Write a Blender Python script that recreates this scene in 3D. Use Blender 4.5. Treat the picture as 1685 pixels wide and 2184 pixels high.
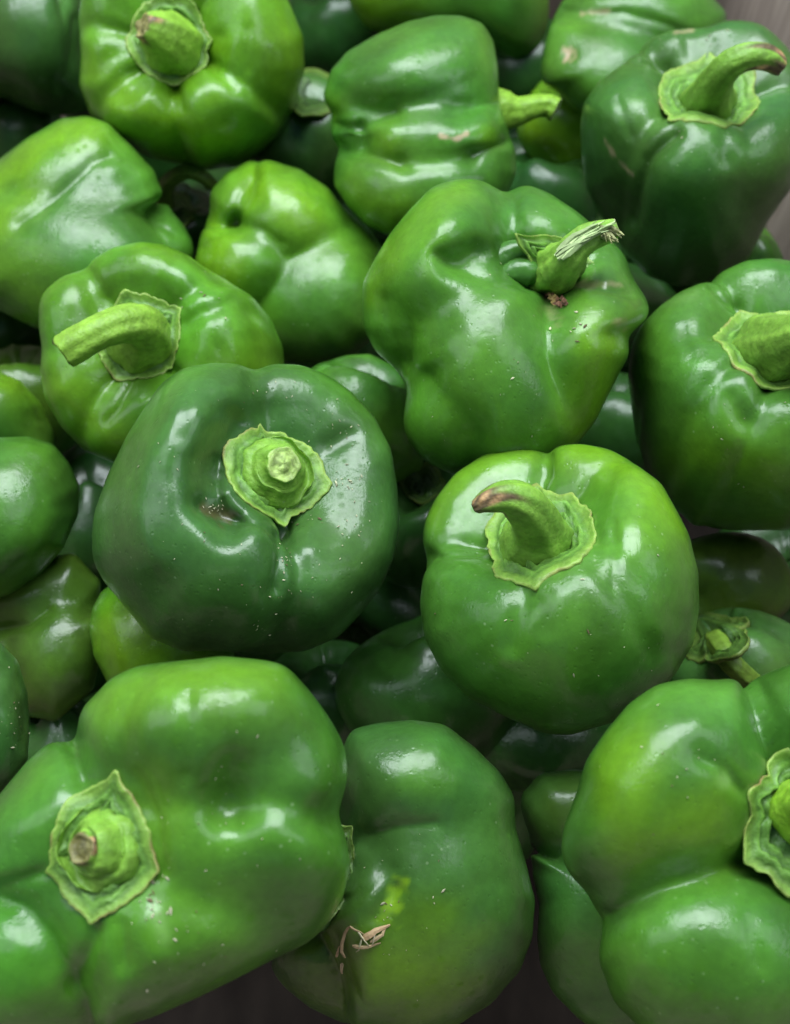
import bpy, math, random
import numpy as np
from mathutils import Vector, Matrix
from mathutils.bvhtree import BVHTree

# ------------------------------------------------------------------ camera, light, exposure
S = bpy.context.scene
for o in list(bpy.data.objects): bpy.data.objects.remove(o)
VFOV = math.radians(50.0)
PITCH = math.radians(60.0)            # how far the phone looks down
CAM = np.array([0.0, -0.17, 0.2945])
cd = bpy.data.cameras.new('camera'); cam = bpy.data.objects.new('camera', cd)
S.collection.objects.link(cam); S.camera = cam
cam.location = CAM; cam.rotation_euler = (math.pi/2 - PITCH, 0, 0)
cd.sensor_fit = 'VERTICAL'; cd.sensor_height = 36; cd.lens = 18/math.tan(VFOV/2)
cd.clip_start = 0.01; cd.clip_end = 50
cd.dof.use_dof = True; cd.dof.focus_distance = 0.305; cd.dof.aperture_fstop = 13.0

w = bpy.data.worlds.new('World'); S.world = w; w.use_nodes = True
nt = w.node_tree; bg = nt.nodes['Background']
sky = nt.nodes.new('ShaderNodeTexSky'); sky.sky_type = 'NISHITA'; sky.sun_disc = False
SUN_EL, SUN_AZ = math.radians(62), math.radians(10)
sky.sun_elevation = SUN_EL; sky.sun_rotation = SUN_AZ
nt.links.new(sky.outputs[0], bg.inputs[0]); bg.inputs[1].default_value = 0.05

sd = bpy.data.lights.new('sun', 'SUN'); sd.energy = 0.5; sd.angle = math.radians(40); sd.color = (1, .97, .93)
so = bpy.data.objects.new('sun', sd); S.collection.objects.link(so)
sv = Vector((math.sin(SUN_AZ)*math.cos(SUN_EL), math.cos(SUN_AZ)*math.cos(SUN_EL), math.sin(SUN_EL)))
so.rotation_euler = sv.to_track_quat('Z', 'Y').to_euler()
# the stall is roofed: daylight comes down through panels to the left, the right and beyond the box
LAMPS = [((-0.85, -0.05, .95), (0.7, 1.3), 5.8), ((0.90, -0.10, .95), (0.6, 1.3), 5.5), ((-.02, .50, 1.10), (1.25, .75), 31.5)]
for loc, size, en in LAMPS:
    ld = bpy.data.lights.new('roof_panel_light', 'AREA'); ld.shape = 'RECTANGLE'
    ld.size, ld.size_y = size; ld.energy = en; ld.color = (.86, .95, 1.0)
    lo = bpy.data.objects.new('roof_panel_light', ld); S.collection.objects.link(lo)
    lo.location = loc
    lo.rotation_euler = (Vector(loc) - Vector((0, 0.0, 0))).to_track_quat('Z', 'Y').to_euler()
S.view_settings.view_transform = 'Standard'; S.view_settings.look = 'None'
S.view_settings.exposure = 0.06; S.view_settings.gamma = 1.0
S.render.engine = 'CYCLES'

# ------------------------------------------------------------------ camera frame helpers (for placing things)
FW = np.array([0, math.cos(PITCH), -math.sin(PITCH)])
UP = np.array([0, math.sin(PITCH), math.cos(PITCH)])
RT = np.array([1.0, 0, 0])
TN = math.tan(VFOV/2)/1092.0
CX, CY = 842.5, 1092.0
def to_world(px, py, dep):
    px = np.asarray(px, float); py = np.asarray(py, float); dep = np.asarray(dep, float)
    return CAM + dep[..., None]*(FW + ((px-CX)*TN)[..., None]*RT - ((py-CY)*TN)[..., None]*UP)
def to_px(P):
    d = P - CAM; dep = d@FW
    return CX + (d@RT)/dep/TN, CY - (d@UP)/dep/TN, dep
def at_height(px, py, z):
    r = FW + (px-CX)*TN*RT - (py-CY)*TN*UP
    return (z - CAM[2])/r[2]

# ------------------------------------------------------------------ materials
def new_mat(name):
    m = bpy.data.materials.new(name); m.use_nodes = True
    return m, m.node_tree, m.node_tree.nodes['Principled BSDF']
def nd(nt, kind, **kw):
    n = nt.nodes.new(kind)
    for k, v in kw.items():
        if hasattr(n, k): setattr(n, k, v)
        else: n.inputs[k].default_value = v
    return n
def skin_material(name, rough=.36, pore=1.0, fine=1.0, sss=.10, coat=.72):
    m, t, b = new_mat(name); L = t.links.new
    at = nd(t, 'ShaderNodeAttribute', attribute_name='skin')
    tc = nd(t, 'ShaderNodeTexCoord')
    n1 = nd(t, 'ShaderNodeTexNoise'); n1.inputs['Scale'].default_value = 38; n1.inputs['Detail'].default_value = 5
    L(tc.outputs['Object'], n1.inputs['Vector'])
    r1 = nd(t, 'ShaderNodeMapRange'); r1.inputs['From Min'].default_value = .3; r1.inputs['From Max'].default_value = .7
    r1.inputs['To Min'].default_value = .82; r1.inputs['To Max'].default_value = 1.2
    L(n1.outputs['Fac'], r1.inputs['Value'])
    mul = nd(t, 'ShaderNodeVectorMath', operation='SCALE')
    n9 = nd(t, 'ShaderNodeTexNoise'); n9.inputs['Scale'].default_value = 330; n9.inputs['Detail'].default_value = 6; n9.inputs['Roughness'].default_value = .7
    L(tc.outputs['Object'], n9.inputs['Vector'])
    r9 = nd(t, 'ShaderNodeMapRange'); r9.inputs['From Min'].default_value = .3; r9.inputs['From Max'].default_value = .7
    r9.inputs['To Min'].default_value = .86; r9.inputs['To Max'].default_value = 1.14; L(n9.outputs['Fac'], r9.inputs['Value'])
    x9 = nd(t, 'ShaderNodeMath', operation='MULTIPLY'); L(r1.outputs[0], x9.inputs[0]); L(r9.outputs[0], x9.inputs[1])
    L(at.outputs['Color'], mul.inputs[0]); L(x9.outputs[0], mul.inputs['Scale'])
    # pale lenticel freckles
    vo = nd(t, 'ShaderNodeTexVoronoi'); vo.inputs['Scale'].default_value = 520
    L(tc.outputs['Object'], vo.inputs['Vector'])
    rr = nd(t, 'ShaderNodeMapRange'); rr.inputs['From Min'].default_value = .13; rr.inputs['From Max'].default_value = .26
    rr.inputs['To Min'].default_value = 1; rr.inputs['To Max'].default_value = 0
    L(vo.outputs['Distance'], rr.inputs['Value'])
    sp = nd(t, 'ShaderNodeSeparateColor'); L(vo.outputs['Color'], sp.inputs[0])
    gt = nd(t, 'ShaderNodeMath', operation='GREATER_THAN'); gt.inputs[1].default_value = .88
    L(sp.outputs[0], gt.inputs[0])
    n2 = nd(t, 'ShaderNodeTexNoise'); n2.inputs['Scale'].default_value = 30; L(tc.outputs['Object'], n2.inputs['Vector'])
    g2 = nd(t, 'ShaderNodeMapRange'); g2.inputs['From Min'].default_value = .46; g2.inputs['From Max'].default_value = .62
    L(n2.outputs['Fac'], g2.inputs['Value'])
    f1 = nd(t, 'ShaderNodeMath', operation='MULTIPLY'); L(rr.outputs[0], f1.inputs[0]); L(gt.outputs[0], f1.inputs[1])
    f2 = nd(t, 'ShaderNodeMath', operation='MULTIPLY'); L(f1.outputs[0], f2.inputs[0]); L(g2.outputs[0], f2.inputs[1])
    f3 = nd(t, 'ShaderNodeMath', operation='MULTIPLY'); L(f2.outputs[0], f3.inputs[0]); f3.inputs[1].default_value = .22*fine
    mx = nd(t, 'ShaderNodeMix', data_type='RGBA'); L(f3.outputs[0], mx.inputs[0]); L(mul.outputs[0], mx.inputs[6])
    mx.inputs[7].default_value = (.42, .55, .30, 1)
    L(mx.outputs[2], b.inputs['Base Color'])
    # roughness breakup: waxy bloom and smears
    n3 = nd(t, 'ShaderNodeTexNoise'); n3.inputs['Scale'].default_value = 90; n3.inputs['Detail'].default_value = 6
    L(tc.outputs['Object'], n3.inputs['Vector'])
    r3 = nd(t, 'ShaderNodeMapRange'); r3.inputs['From Min'].default_value = .35; r3.inputs['From Max'].default_value = .65
    r3.inputs['To Min'].default_value = rough-.07; r3.inputs['To Max'].default_value = rough+.09
    L(n3.outputs['Fac'], r3.inputs['Value']); L(r3.outputs[0], b.inputs['Roughness'])
    # relief: faint undulation, pores
    nb = nd(t, 'ShaderNodeTexNoise'); nb.inputs['Scale'].default_value = 75; nb.inputs['Detail'].default_value = 3
    L(tc.outputs['Object'], nb.inputs['Vector'])
    v2 = nd(t, 'ShaderNodeTexVoronoi'); v2.inputs['Scale'].default_value = 640; L(tc.outputs['Object'], v2.inputs['Vector'])
    p2 = nd(t, 'ShaderNodeMapRange'); p2.inputs['From Min'].default_value = .05; p2.inputs['From Max'].default_value = .35
    L(v2.outputs['Distance'], p2.inputs['Value'])
    s2 = nd(t, 'ShaderNodeSeparateColor'); L(v2.outputs['Color'], s2.inputs[0])
    q2 = nd(t, 'ShaderNodeMath', operation='GREATER_THAN'); q2.inputs[1].default_value = .72; L(s2.outputs[1], q2.inputs[0])
    pm = nd(t, 'ShaderNodeMath', operation='SUBTRACT'); pm.inputs[0].default_value = 1; L(p2.outputs[0], pm.inputs[1])
    pp = nd(t, 'ShaderNodeMath', operation='MULTIPLY'); L(pm.outputs[0], pp.inputs[0]); L(q2.outputs[0], pp.inputs[1])
    b1 = nd(t, 'ShaderNodeBump'); b1.inputs['Strength'].default_value = .5; b1.inputs['Distance'].default_value = .0007
    L(nb.outputs['Fac'], b1.inputs['Height'])
    b2 = nd(t, 'ShaderNodeBump'); b2.inputs['Strength'].default_value = .28*pore; b2.inputs['Distance'].default_value = -.00025
    L(pp.outputs[0], b2.inputs['Height']); L(b1.outputs[0], b2.inputs['Normal'])
    L(b2.outputs[0], b.inputs['Normal'])
    b.inputs['Subsurface Weight'].default_value = sss
    b.inputs['Subsurface Radius'].default_value = (.5, 1.0, .15)
    b.inputs['Subsurface Scale'].default_value = .006
    b.inputs['Coat Weight'].default_value = coat; b.inputs['Coat Roughness'].default_value = .20
    # dried water marks and scuffs dull the wax
    v3 = nd(t, 'ShaderNodeTexVoronoi'); v3.inputs['Scale'].default_value = 230; L(tc.outputs['Object'], v3.inputs['Vector'])
    w3 = nd(t, 'ShaderNodeMapRange'); w3.inputs['From Min'].default_value = .20; w3.inputs['From Max'].default_value = .32
    w3.inputs['To Min'].default_value = 1; w3.inputs['To Max'].default_value = 0; L(v3.outputs['Distance'], w3.inputs['Value'])
    s3 = nd(t, 'ShaderNodeSeparateColor'); L(v3.outputs['Color'], s3.inputs[0])
    m3 = nd(t, 'ShaderNodeMath', operation='MULTIPLY'); L(w3.outputs[0], m3.inputs[0]); L(s3.outputs[2], m3.inputs[1])
    n5 = nd(t, 'ShaderNodeTexNoise'); n5.inputs['Scale'].default_value = 160; n5.inputs['Detail'].default_value = 8; n5.inputs['Roughness'].default_value = .7
    L(tc.outputs['Object'], n5.inputs['Vector'])
    r5 = nd(t, 'ShaderNodeMapRange'); r5.inputs['From Min'].default_value = .35; r5.inputs['From Max'].default_value = .7
    r5.inputs['To Min'].default_value = coat*1.15; r5.inputs['To Max'].default_value = coat*.45; L(n5.outputs['Fac'], r5.inputs['Value'])
    c3 = nd(t, 'ShaderNodeMath', operation='MULTIPLY'); L(m3.outputs[0], c3.inputs[0]); c3.inputs[1].default_value = .5
    d3 = nd(t, 'ShaderNodeMath', operation='SUBTRACT'); L(r5.outputs[0], d3.inputs[0]); L(c3.outputs[0], d3.inputs[1])
    L(d3.outputs[0], b.inputs['Coat Weight'])
    # fine scratches
    mp = nd(t, 'ShaderNodeMapping'); mp.inputs['Scale'].default_value = (900, 90, 500); mp.inputs['Rotation'].default_value = (.5, .8, .3)
    L(tc.outputs['Object'], mp.inputs['Vector'])
    n6 = nd(t, 'ShaderNodeTexNoise'); n6.inputs['Scale'].default_value = 1; n6.inputs['Detail'].default_value = 2; L(mp.outputs[0], n6.inputs['Vector'])
    b3 = nd(t, 'ShaderNodeBump'); b3.inputs['Strength'].default_value = .22; b3.inputs['Distance'].default_value = .0003
    L(n6.outputs['Fac'], b3.inputs['Height']); L(b2.outputs[0], b3.inputs['Normal'])
    n7 = nd(t, 'ShaderNodeTexNoise'); n7.inputs['Scale'].default_value = 800; n7.inputs['Detail'].default_value = 3; L(tc.outputs['Object'], n7.inputs['Vector'])
    n8 = nd(t, 'ShaderNodeTexNoise'); n8.inputs['Scale'].default_value = 45; n8.inputs['Detail'].default_value = 4; L(tc.outputs['Object'], n8.inputs['Vector'])
    r8 = nd(t, 'ShaderNodeMapRange'); r8.inputs['From Min'].default_value = .45; r8.inputs['From Max'].default_value = .65
    r8.inputs['To Min'].default_value = .05; r8.inputs['To Max'].default_value = .55; L(n8.outputs['Fac'], r8.inputs['Value'])
    b4 = nd(t, 'ShaderNodeBump'); b4.inputs['Distance'].default_value = .00045; L(r8.outputs[0], b4.inputs['Strength'])
    L(n7.outputs['Fac'], b4.inputs['Height']); L(b3.outputs[0], b4.inputs['Normal']); L(b4.outputs[0], b.inputs['Coat Normal'])
    b.inputs['IOR'].default_value = 1.45; b.inputs['Specular IOR Level'].default_value = .20
    return m
SKIN = skin_material('pepper_skin')
def stem_material():
    m, t, b = new_mat('stem_flesh'); L = t.links.new
    at = nd(t, 'ShaderNodeAttribute', attribute_name='skin')
    tc = nd(t, 'ShaderNodeTexCoord')
    n1 = nd(t, 'ShaderNodeTexNoise'); n1.inputs['Scale'].default_value = 220; n1.inputs['Detail'].default_value = 7
    n1.inputs['Roughness'].default_value = .65
    L(tc.outputs['Object'], n1.inputs['Vector'])
    r1 = nd(t, 'ShaderNodeMapRange'); r1.inputs['From Min'].default_value = .3; r1.inputs['From Max'].default_value = .7
    r1.inputs['To Min'].default_value = .66; r1.inputs['To Max'].default_value = 1.28
    L(n1.outputs['Fac'], r1.inputs['Value'])
    mul = nd(t, 'ShaderNodeVectorMath', operation='SCALE')
    L(at.outputs['Color'], mul.inputs[0]); L(r1.outputs[0], mul.inputs['Scale'])
    L(mul.outputs[0], b.inputs['Base Color'])
    n2 = nd(t, 'ShaderNodeTexNoise'); n2.inputs['Scale'].default_value = 420; n2.inputs['Detail'].default_value = 5
    L(tc.outputs['Object'], n2.inputs['Vector'])
    b1 = nd(t, 'ShaderNodeBump'); b1.inputs['Strength'].default_value = .55; b1.inputs['Distance'].default_value = .0012
    L(n2.outputs['Fac'], b1.inputs['Height']); L(b1.outputs[0], b.inputs['Normal'])
    b.inputs['Roughness'].default_value = .48; b.inputs['Specular IOR Level'].default_value = .35
    b.inputs['Subsurface Weight'].default_value = .12
    b.inputs['Subsurface Radius'].default_value = (.5, 1, .15); b.inputs['Subsurface Scale'].default_value = .004
    return m
STEM = stem_material()
def dry_material():
    m, t, b = new_mat('dry_fibre'); L = t.links.new
    at = nd(t, 'ShaderNodeAttribute', attribute_name='skin')
    tc = nd(t, 'ShaderNodeTexCoord')
    n1 = nd(t, 'ShaderNodeTexNoise'); n1.inputs['Scale'].default_value = 500; n1.inputs['Detail'].default_value = 4
    L(tc.outputs['Object'], n1.inputs['Vector'])
    r1 = nd(t, 'ShaderNodeMapRange'); r1.inputs['To Min'].default_value = .5; r1.inputs['To Max'].default_value = 1.5
    L(n1.outputs['Fac'], r1.inputs['Value'])
    mul = nd(t, 'ShaderNodeVectorMath', operation='SCALE')
    L(at.outputs['Color'], mul.inputs[0]); L(r1.outputs[0], mul.inputs['Scale'])
    L(mul.outputs[0], b.inputs['Base Color']); b.inputs['Roughness'].default_value = .75
    return m
DRY = dry_material()
def cardboard_material():
    m, t, b = new_mat('cardboard'); L = t.links.new
    tc = nd(t, 'ShaderNodeTexCoord'); mp = nd(t, 'ShaderNodeMapping'); mp.inputs['Scale'].default_value = (60, 60, 9)
    L(tc.outputs['Object'], mp.inputs['Vector'])
    n1 = nd(t, 'ShaderNodeTexNoise'); n1.inputs['Scale'].default_value = 2; n1.inputs['Detail'].default_value = 8
    L(mp.outputs[0], n1.inputs['Vector'])
    cr = nd(t, 'ShaderNodeValToRGB'); L(n1.outputs['Fac'], cr.inputs[0])
    cr.color_ramp.elements[0].position = .3; cr.color_ramp.elements[0].color = (.30, .225, .185, 1)
    cr.color_ramp.elements[1].position = .75; cr.color_ramp.elements[1].color = (.50, .39, .33, 1)
    L(cr.outputs[0], b.inputs['Base Color']); b.inputs['Roughness'].default_value = .85
    bu = nd(t, 'ShaderNodeBump'); bu.inputs['Strength'].default_value = .3; bu.inputs['Distance'].default_value = .001
    L(n1.outputs['Fac'], bu.inputs['Height']); L(bu.outputs[0], b.inputs['Normal'])
    return m
CARD = cardboard_material()

# ------------------------------------------------------------------ mesh helpers
def link(o): S.collection.objects.link(o)
def mesh_obj(name, V, F, mat, col=None, parent=None, smooth=True, base=None):
    V = np.asarray(V, float)
    me = bpy.data.meshes.new(name)
    if base is not None: V = V - base
    me.from_pydata(V.tolist(), [], F if isinstance(F, list) else F.tolist())
    if smooth: me.polygons.foreach_set('use_smooth', [True]*len(me.polygons))
    if col is not None:
        a = me.color_attributes.new('skin', 'FLOAT_COLOR', 'POINT')
        c = np.ones((len(V), 4), np.float32); c[:, :3] = np.clip(col, 0, 1)
        a.data.foreach_set('color', c.ravel())
    me.materials.append(mat); me.validate(); me.update()
    o = bpy.data.objects.new(name, me); link(o)
    if parent is not None: o.parent = parent
    elif base is not None: o.location = base
    return o
def normals(V, F):
    F = np.asarray(F)
    n = np.cross(V[F[:, 2]]-V[F[:, 0]], V[F[:, 3]]-V[F[:, 1]])
    N = np.zeros_like(V)
    for k in range(4): np.add.at(N, F[:, k], n)
    return N/np.maximum(np.linalg.norm(N, axis=1)[:, None], 1e-12)
def lap(X, F, it, k=.5):
    F = np.asarray(F); n = len(X); idx = F.ravel(); nx = np.roll(F, -1, axis=1).ravel()
    cnt = np.bincount(idx, minlength=n)+np.bincount(nx, minlength=n)
    for _ in range(it):
        M = np.stack([np.bincount(idx, X[nx, c], minlength=n)+np.bincount(nx, X[idx, c], minlength=n) for c in range(3)], 1)/cnt[:, None]
        X = X+(M-X)*k
    return X
def cube_sphere(n):
    g = np.tan(np.linspace(-1, 1, n+1)*math.pi/4)
    A, B = np.meshgrid(g, g, indexing='ij'); O = np.ones_like(A)
    faces = [(O, A, B), (-O, B, A), (B, O, A), (A, -O, B), (A, B, O), (B, A, -O)]
    vs, fs = [], []
    for k, f in enumerate(faces):
        v = np.stack(f, -1).reshape(-1, 3); vs.append(v/np.linalg.norm(v, axis=1)[:, None])
        i, j = np.meshgrid(np.arange(n), np.arange(n), indexing='ij'); b = k*(n+1)**2
        q = b + i*(n+1)+j
        fs.append(np.stack([q, q+(n+1), q+(n+1)+1, q+1], -1).reshape(-1, 4))
    V = np.concatenate(vs); F = np.concatenate(fs)
    key = np.round(V*1e5).astype(np.int64)
    _, idx, inv = np.unique(key, axis=0, return_index=True, return_inverse=True)
    return V[idx], inv.reshape(-1)[F]
def pchip(xs, ys, x):
    # smooth catmull interpolation through control points
    xs = np.asarray(xs, float); ys = np.asarray(ys, float)
    m = np.gradient(ys, xs)
    i = np.clip(np.searchsorted(xs, x)-1, 0, len(xs)-2)
    h = xs[i+1]-xs[i]; t = (x-xs[i])/h
    return ((2*t**3-3*t**2+1)*ys[i] + (t**3-2*t**2+t)*h*m[i] + (-2*t**3+3*t**2)*ys[i+1] + (t**3-t**2)*h*m[i+1])
def lump(P, seed, freq, n=7):
    rs = np.random.RandomState(seed); out = np.zeros(len(P))
    for k in range(n):
        d = rs.normal(size=3); d /= np.linalg.norm(d); f = freq*rs.uniform(.6, 1.6)
        out += np.sin(P@d*f + rs.uniform(0, 6.28))/n**.5
    return out
def dist_poly(x, y, pts):
    pts = np.asarray(pts, float)
    if len(pts) == 1: return np.hypot(x-pts[0, 0], y-pts[0, 1])
    best = np.full(len(x), 1e9)
    for a, b in zip(pts[:-1], pts[1:]):
        d = b-a; t = np.clip(((x-a[0])*d[0]+(y-a[1])*d[1])/(d@d), 0, 1)
        best = np.minimum(best, np.hypot(x-a[0]-t*d[0], y-a[1]-t*d[1]))
    return best
def polar_poly(poly, cx, cy, n=360):
    """radius of a traced outline at n angles round (cx, cy)"""
    P = np.asarray(poly, float)-[cx, cy]; Q = np.roll(P, -1, axis=0)
    out = np.zeros(n)
    for k in range(n):
        a = 2*math.pi*k/n; d = np.array([math.cos(a), math.sin(a)])
        e = Q-P; den = d[0]*e[:, 1]-d[1]*e[:, 0]
        den = np.where(abs(den) < 1e-9, 1e-9, den)
        t = (P[:, 0]*e[:, 1]-P[:, 1]*e[:, 0])/den
        s = (P[:, 0]*d[1]-P[:, 1]*d[0])/den
        ok = (s >= -1e-6) & (s <= 1+1e-6) & (t > 0)
        out[k] = t[ok].max() if ok.any() else np.nan
    bad = np.isnan(out)
    if bad.any(): out[bad] = np.interp(np.where(bad)[0], np.where(~bad)[0], out[~bad])
    return out
def gsm(a, s):
    n = len(a); k = np.arange(-int(4*s)-1, int(4*s)+2); w_ = np.exp(-k**2/(2*s*s)); w_ /= w_.sum()
    return sum(w_[i]*np.roll(a, k[i]) for i in range(len(k)))

DARK = np.array([.041, .112, .022]); MID = np.array([.049, .150, .018])
GRN = np.array([.068, .196, .014]); LIME = np.array([.125, .275, .008]); OLIVE = np.array([.055, .105, .010])
SCAR = np.array([.40, .30, .18]); BROWN = np.array([.10, .06, .03])
COL = dict(K=np.array([.022,.080,.014]), D=DARK, M=MID, G=GRN, L=LIME, O=OLIVE, S=SCAR, B=BROWN, P=np.array([.20, .36, .10]), Y=np.array([.22, .40, .01]))  # K: green darkened further, painting the shade of the gaps onto deep peppers

BODIES = []      # (name, bvh) for laying debris on
PROF = [(0, 0, .44), (.06, .13, .44), (.13, .25, .47), (.21, .40, .585), (.29, .58, .66), (.38, .78, .61), (.47, .93, .42),
        (.56, 1.0, .12), (.66, .985, -.25), (.76, .90, -.62), (.85, .74, -.90), (.92, .52, -1.02), (.96, .30, -.98), (1.0, 0, -.88)]

def build_body(sp, root, C0, base):
    """returns vertices, faces, axis, pole position"""
    cx, cy = sp['c']; dep = C0
    Cw = to_world(cx, cy, dep)
    ray = (Cw-CAM)/np.linalg.norm(Cw-CAM)
    tgt = polar_poly(sp['out'], cx, cy)
    Rpx = float(np.mean(tgt)); R = Rpx*TN*dep
    seed = sp.get('seed', 1); rs = np.random.RandomState(seed)
    if 'lobes' in sp:
        n = sp.get('res', 64); D, F = cube_sphere(n)
        # each lobe: px, py, toward camera (in R), radii px rx, ry, rot deg, depth radius (in R)
        k = sp.get('k', 16.0); acc = np.zeros(len(D))
        Wd = D@np.stack([RT, UP, -ray])        # world directions
        for (lx, ly, lz, rx, ry, rot, rz) in sp['lobes']:
            o = np.array([(lx-cx)*TN*dep, -(ly-cy)*TN*dep, lz*R])
            ca, sa = math.cos(math.radians(rot)), math.sin(math.radians(rot))
            M3 = np.array([[ca, sa, 0], [-sa, ca, 0], [0, 0, 1]])/np.array([[rx*TN*dep], [ry*TN*dep], [rz*R]])
            d = D@M3.T; oo = M3@o
            A = (d*d).sum(1); B = d@oo; Cc = oo@oo-1
            disc = B*B-A*Cc
            r = np.where(disc > 0, (B+np.sqrt(np.maximum(disc, 0)))/A, 0)/R
            acc += np.exp(k*np.clip(r, 0, 3))
        r = np.log(acc)/k
        V = Cw + Wd*(r*R)[:, None]
        # orientation may be left-handed: fixed below by the signed volume
        a = np.array(sp.get('axis', (0, 0, 1.0))); a = a[0]*RT+a[1]*UP-a[2]*ray; a /= np.linalg.norm(a)
    else:
        q = sp.get('q', .55); px, py = sp['pole']
        ax = (px-cx)/Rpx/q; ay = -(py-cy)/Rpx/q; l = math.hypot(ax, ay)
        if l > .97: ax, ay = ax/l*.97, ay/l*.97
        az = math.sqrt(1-ax*ax-ay*ay)*(-1 if sp.get('away') else 1)
        r2 = np.cross(UP, -ray); r2 /= np.linalg.norm(r2); u2 = np.cross(-ray, r2)
        a = ax*r2+ay*u2-az*ray
        e1 = r2-(r2@a)*a; e1 /= np.linalg.norm(e1); e2 = np.cross(a, e1)
        NT, NA = sp.get('res', (96, 176))
        prof = np.array(sp.get('prof', PROF))
        t = np.linspace(0, 1, NT)
        rho = pchip(prof[:, 0], prof[:, 1], t); zz = pchip(prof[:, 0], prof[:, 2], t)
        if sp.get('flip'): zz = zz   # blossom end faces the viewer: profile is given reversed below
        hs = sp.get('len', 1.0)
        zz = np.where(zz < 0, zz*hs, zz)
        th = np.arange(NA)*2*math.pi/NA
        gr = sp.get('gr', [(90, .5), (200, .5), (320, .5)])      # (image angle, strength)
        ga = np.array([math.radians(g[0]) for g in gr]); gs = np.array([g[1] for g in gr])
        o_ = np.argsort(ga % (2*math.pi)); ga = (ga % (2*math.pi))[o_]; gs = gs[o_]
        G = np.zeros(NA); W = np.zeros(NA)
        for i in range(NA):
            dl = (th[i]-ga) % (2*math.pi); il = int(np.argmin(dl)); dr = (ga-th[i]) % (2*math.pi); ir = int(np.argmin(dr))
            span = dl[il]+dr[ir] if len(ga) > 1 else 2*math.pi
            u = dl[il]/max(span, 1e-6)
            x = abs(2*u-1); g = 1-(1-x**2.6)**.8          # 1 at groove, 0 at lobe crest
            s = gs[il]*(1-u)+gs[ir]*u
            G[i] = g; W[i] = s
        G = gsm(G, NA*.006)
        sh = np.interp(t, [0, .10, .28, .45, .62, .85, .95, 1], [0, .45, 1, .72, .55, .75, .6, 0])
        dz = np.interp(t, [0, .08, .25, .42, .6, 1], [0, .5, 1, .3, 0, 0])
        gd = sp.get('gd', .16)
        T, H = np.meshgrid(t, th, indexing='ij')
        GG = (G*W)[None, :]*np.ones_like(T)
        rr = rho[:, None]*(1-gd*GG*sh[:, None]); z = zz[:, None]-gd*1.25*GG*dz[:, None]
        # uneven lobe heights, lean
        lh = sum(sp.get('lobe_h', .05)*math.cos(p_)*np.cos(m_*th+p_*3) for m_, p_ in ((1, rs.uniform(0, 6)), (2, rs.uniform(0, 6)), (3, rs.uniform(0, 6))))
        z = z+lh[None, :]*dz[:, None]
        rp = rs.uniform(0, 6.28, 3)
        rip = (np.cos(11*H+rp[0]+.8*T)+.8*np.cos(17*H+rp[1]-.6*T)+.6*np.cos(7*H+rp[2]))*np.interp(T, [0, .1, .3, .6, 1], [0, .5, 1, .4, .2])
        rr = rr+.0028*rip; z = z+.0028*rip*np.interp(T, [0, .3, .5], [.5, 1, 0])
        X = rr*np.cos(H); Y = rr*np.sin(H)
        V = Cw+R*(X[..., None]*e1+Y[..., None]*e2+z[..., None]*a)
        V = V.reshape(-1, 3)
        i, j = np.meshgrid(np.arange(NT-1), np.arange(NA), indexing='ij')
        jn = (j+1) % NA
        F = np.stack([i*NA+j, (i+1)*NA+j, (i+1)*NA+jn, i*NA+jn], -1).reshape(-1, 4)
    c0 = V.mean(0)
    vol = np.einsum('ij,ij->i', V[F[:, 0]]-c0, np.cross(V[F[:, 1]]-c0, V[F[:, 2]]-c0)).sum()
    if vol < 0: F = F[:, ::-1].copy()
    # low-frequency natural unevenness
    N = normals(V, F); Pn = (V-Cw)/R
    V = V+N*(R*sp.get('lump', .018)*lump(Pn, seed*7+1, 3.2))[:, None]
    # fit the girth to the outline seen in the photograph
    for it in range(4):
        x, y, d = to_px(V); dx, dy = x-cx, y-cy; r = np.hypot(dx, dy); ph = np.degrees(np.arctan2(dy, dx)) % 360
        b = (ph/2).astype(int) % 180; mx_ = np.zeros(180); np.maximum.at(mx_, b, r)
        mx_[mx_ < 1] = mx_[mx_ >= 1].mean()
        mfull = gsm(np.interp(np.arange(360), np.arange(180)*2+1, mx_, period=360), 2.0)
        f = gsm(tgt/mfull, sp.get('fs', 3.0) if it else 4)
        fv = np.interp(ph, np.arange(360), f, period=360); fm = f.mean()
        rel = r/np.interp(ph, np.arange(360), mfull, period=360)
        s_ = np.clip((rel-.15)/.75, 0, 1); s_ = s_*s_*(3-2*s_)
        ff = fm+(fv-fm)*s_
        V = to_world(cx+dx*ff, cy+dy*ff, d)
    # creases, dents and swellings
    for item in sp.get('dents', []):
        pts, wd, mm = item[0], item[1], item[2]; sharp = len(item) > 3 and item[3] == 's'
        N = lap(normals(V, F), F, 6); N /= np.linalg.norm(N, axis=1)[:, None]+1e-9; x, y, d = to_px(V)
        view = CAM-V; view /= np.linalg.norm(view, axis=1)[:, None]
        fc = np.clip((N*view).sum(1)*3+.15, 0, 1) if not (len(item) > 3 and item[3] == 'a') else 1.0
        dd = dist_poly(x, y, pts)
        g = np.exp(-np.sqrt((dd/wd)**2+.02)*1.6) if sharp else np.exp(-(dd/wd)**2)
        nn = N*.5+view*.5 if sharp else (N*.6+view*.4 if mm < 4 else view)
        V = V-nn*(mm*.001*g*fc)[:, None]
    V = lap(V, F, sp.get('smooth', 2))
    # pigment, plus the gap shade painted into K
    N = normals(V, F); x, y, d = to_px(V); Pn = (V-Cw)/R
    view = CAM-V; view /= np.linalg.norm(view, axis=1)[:, None]
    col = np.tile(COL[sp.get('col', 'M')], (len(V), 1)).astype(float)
    al = sp.get('col2', 'L'); am = sp.get('c2', .35)
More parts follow.
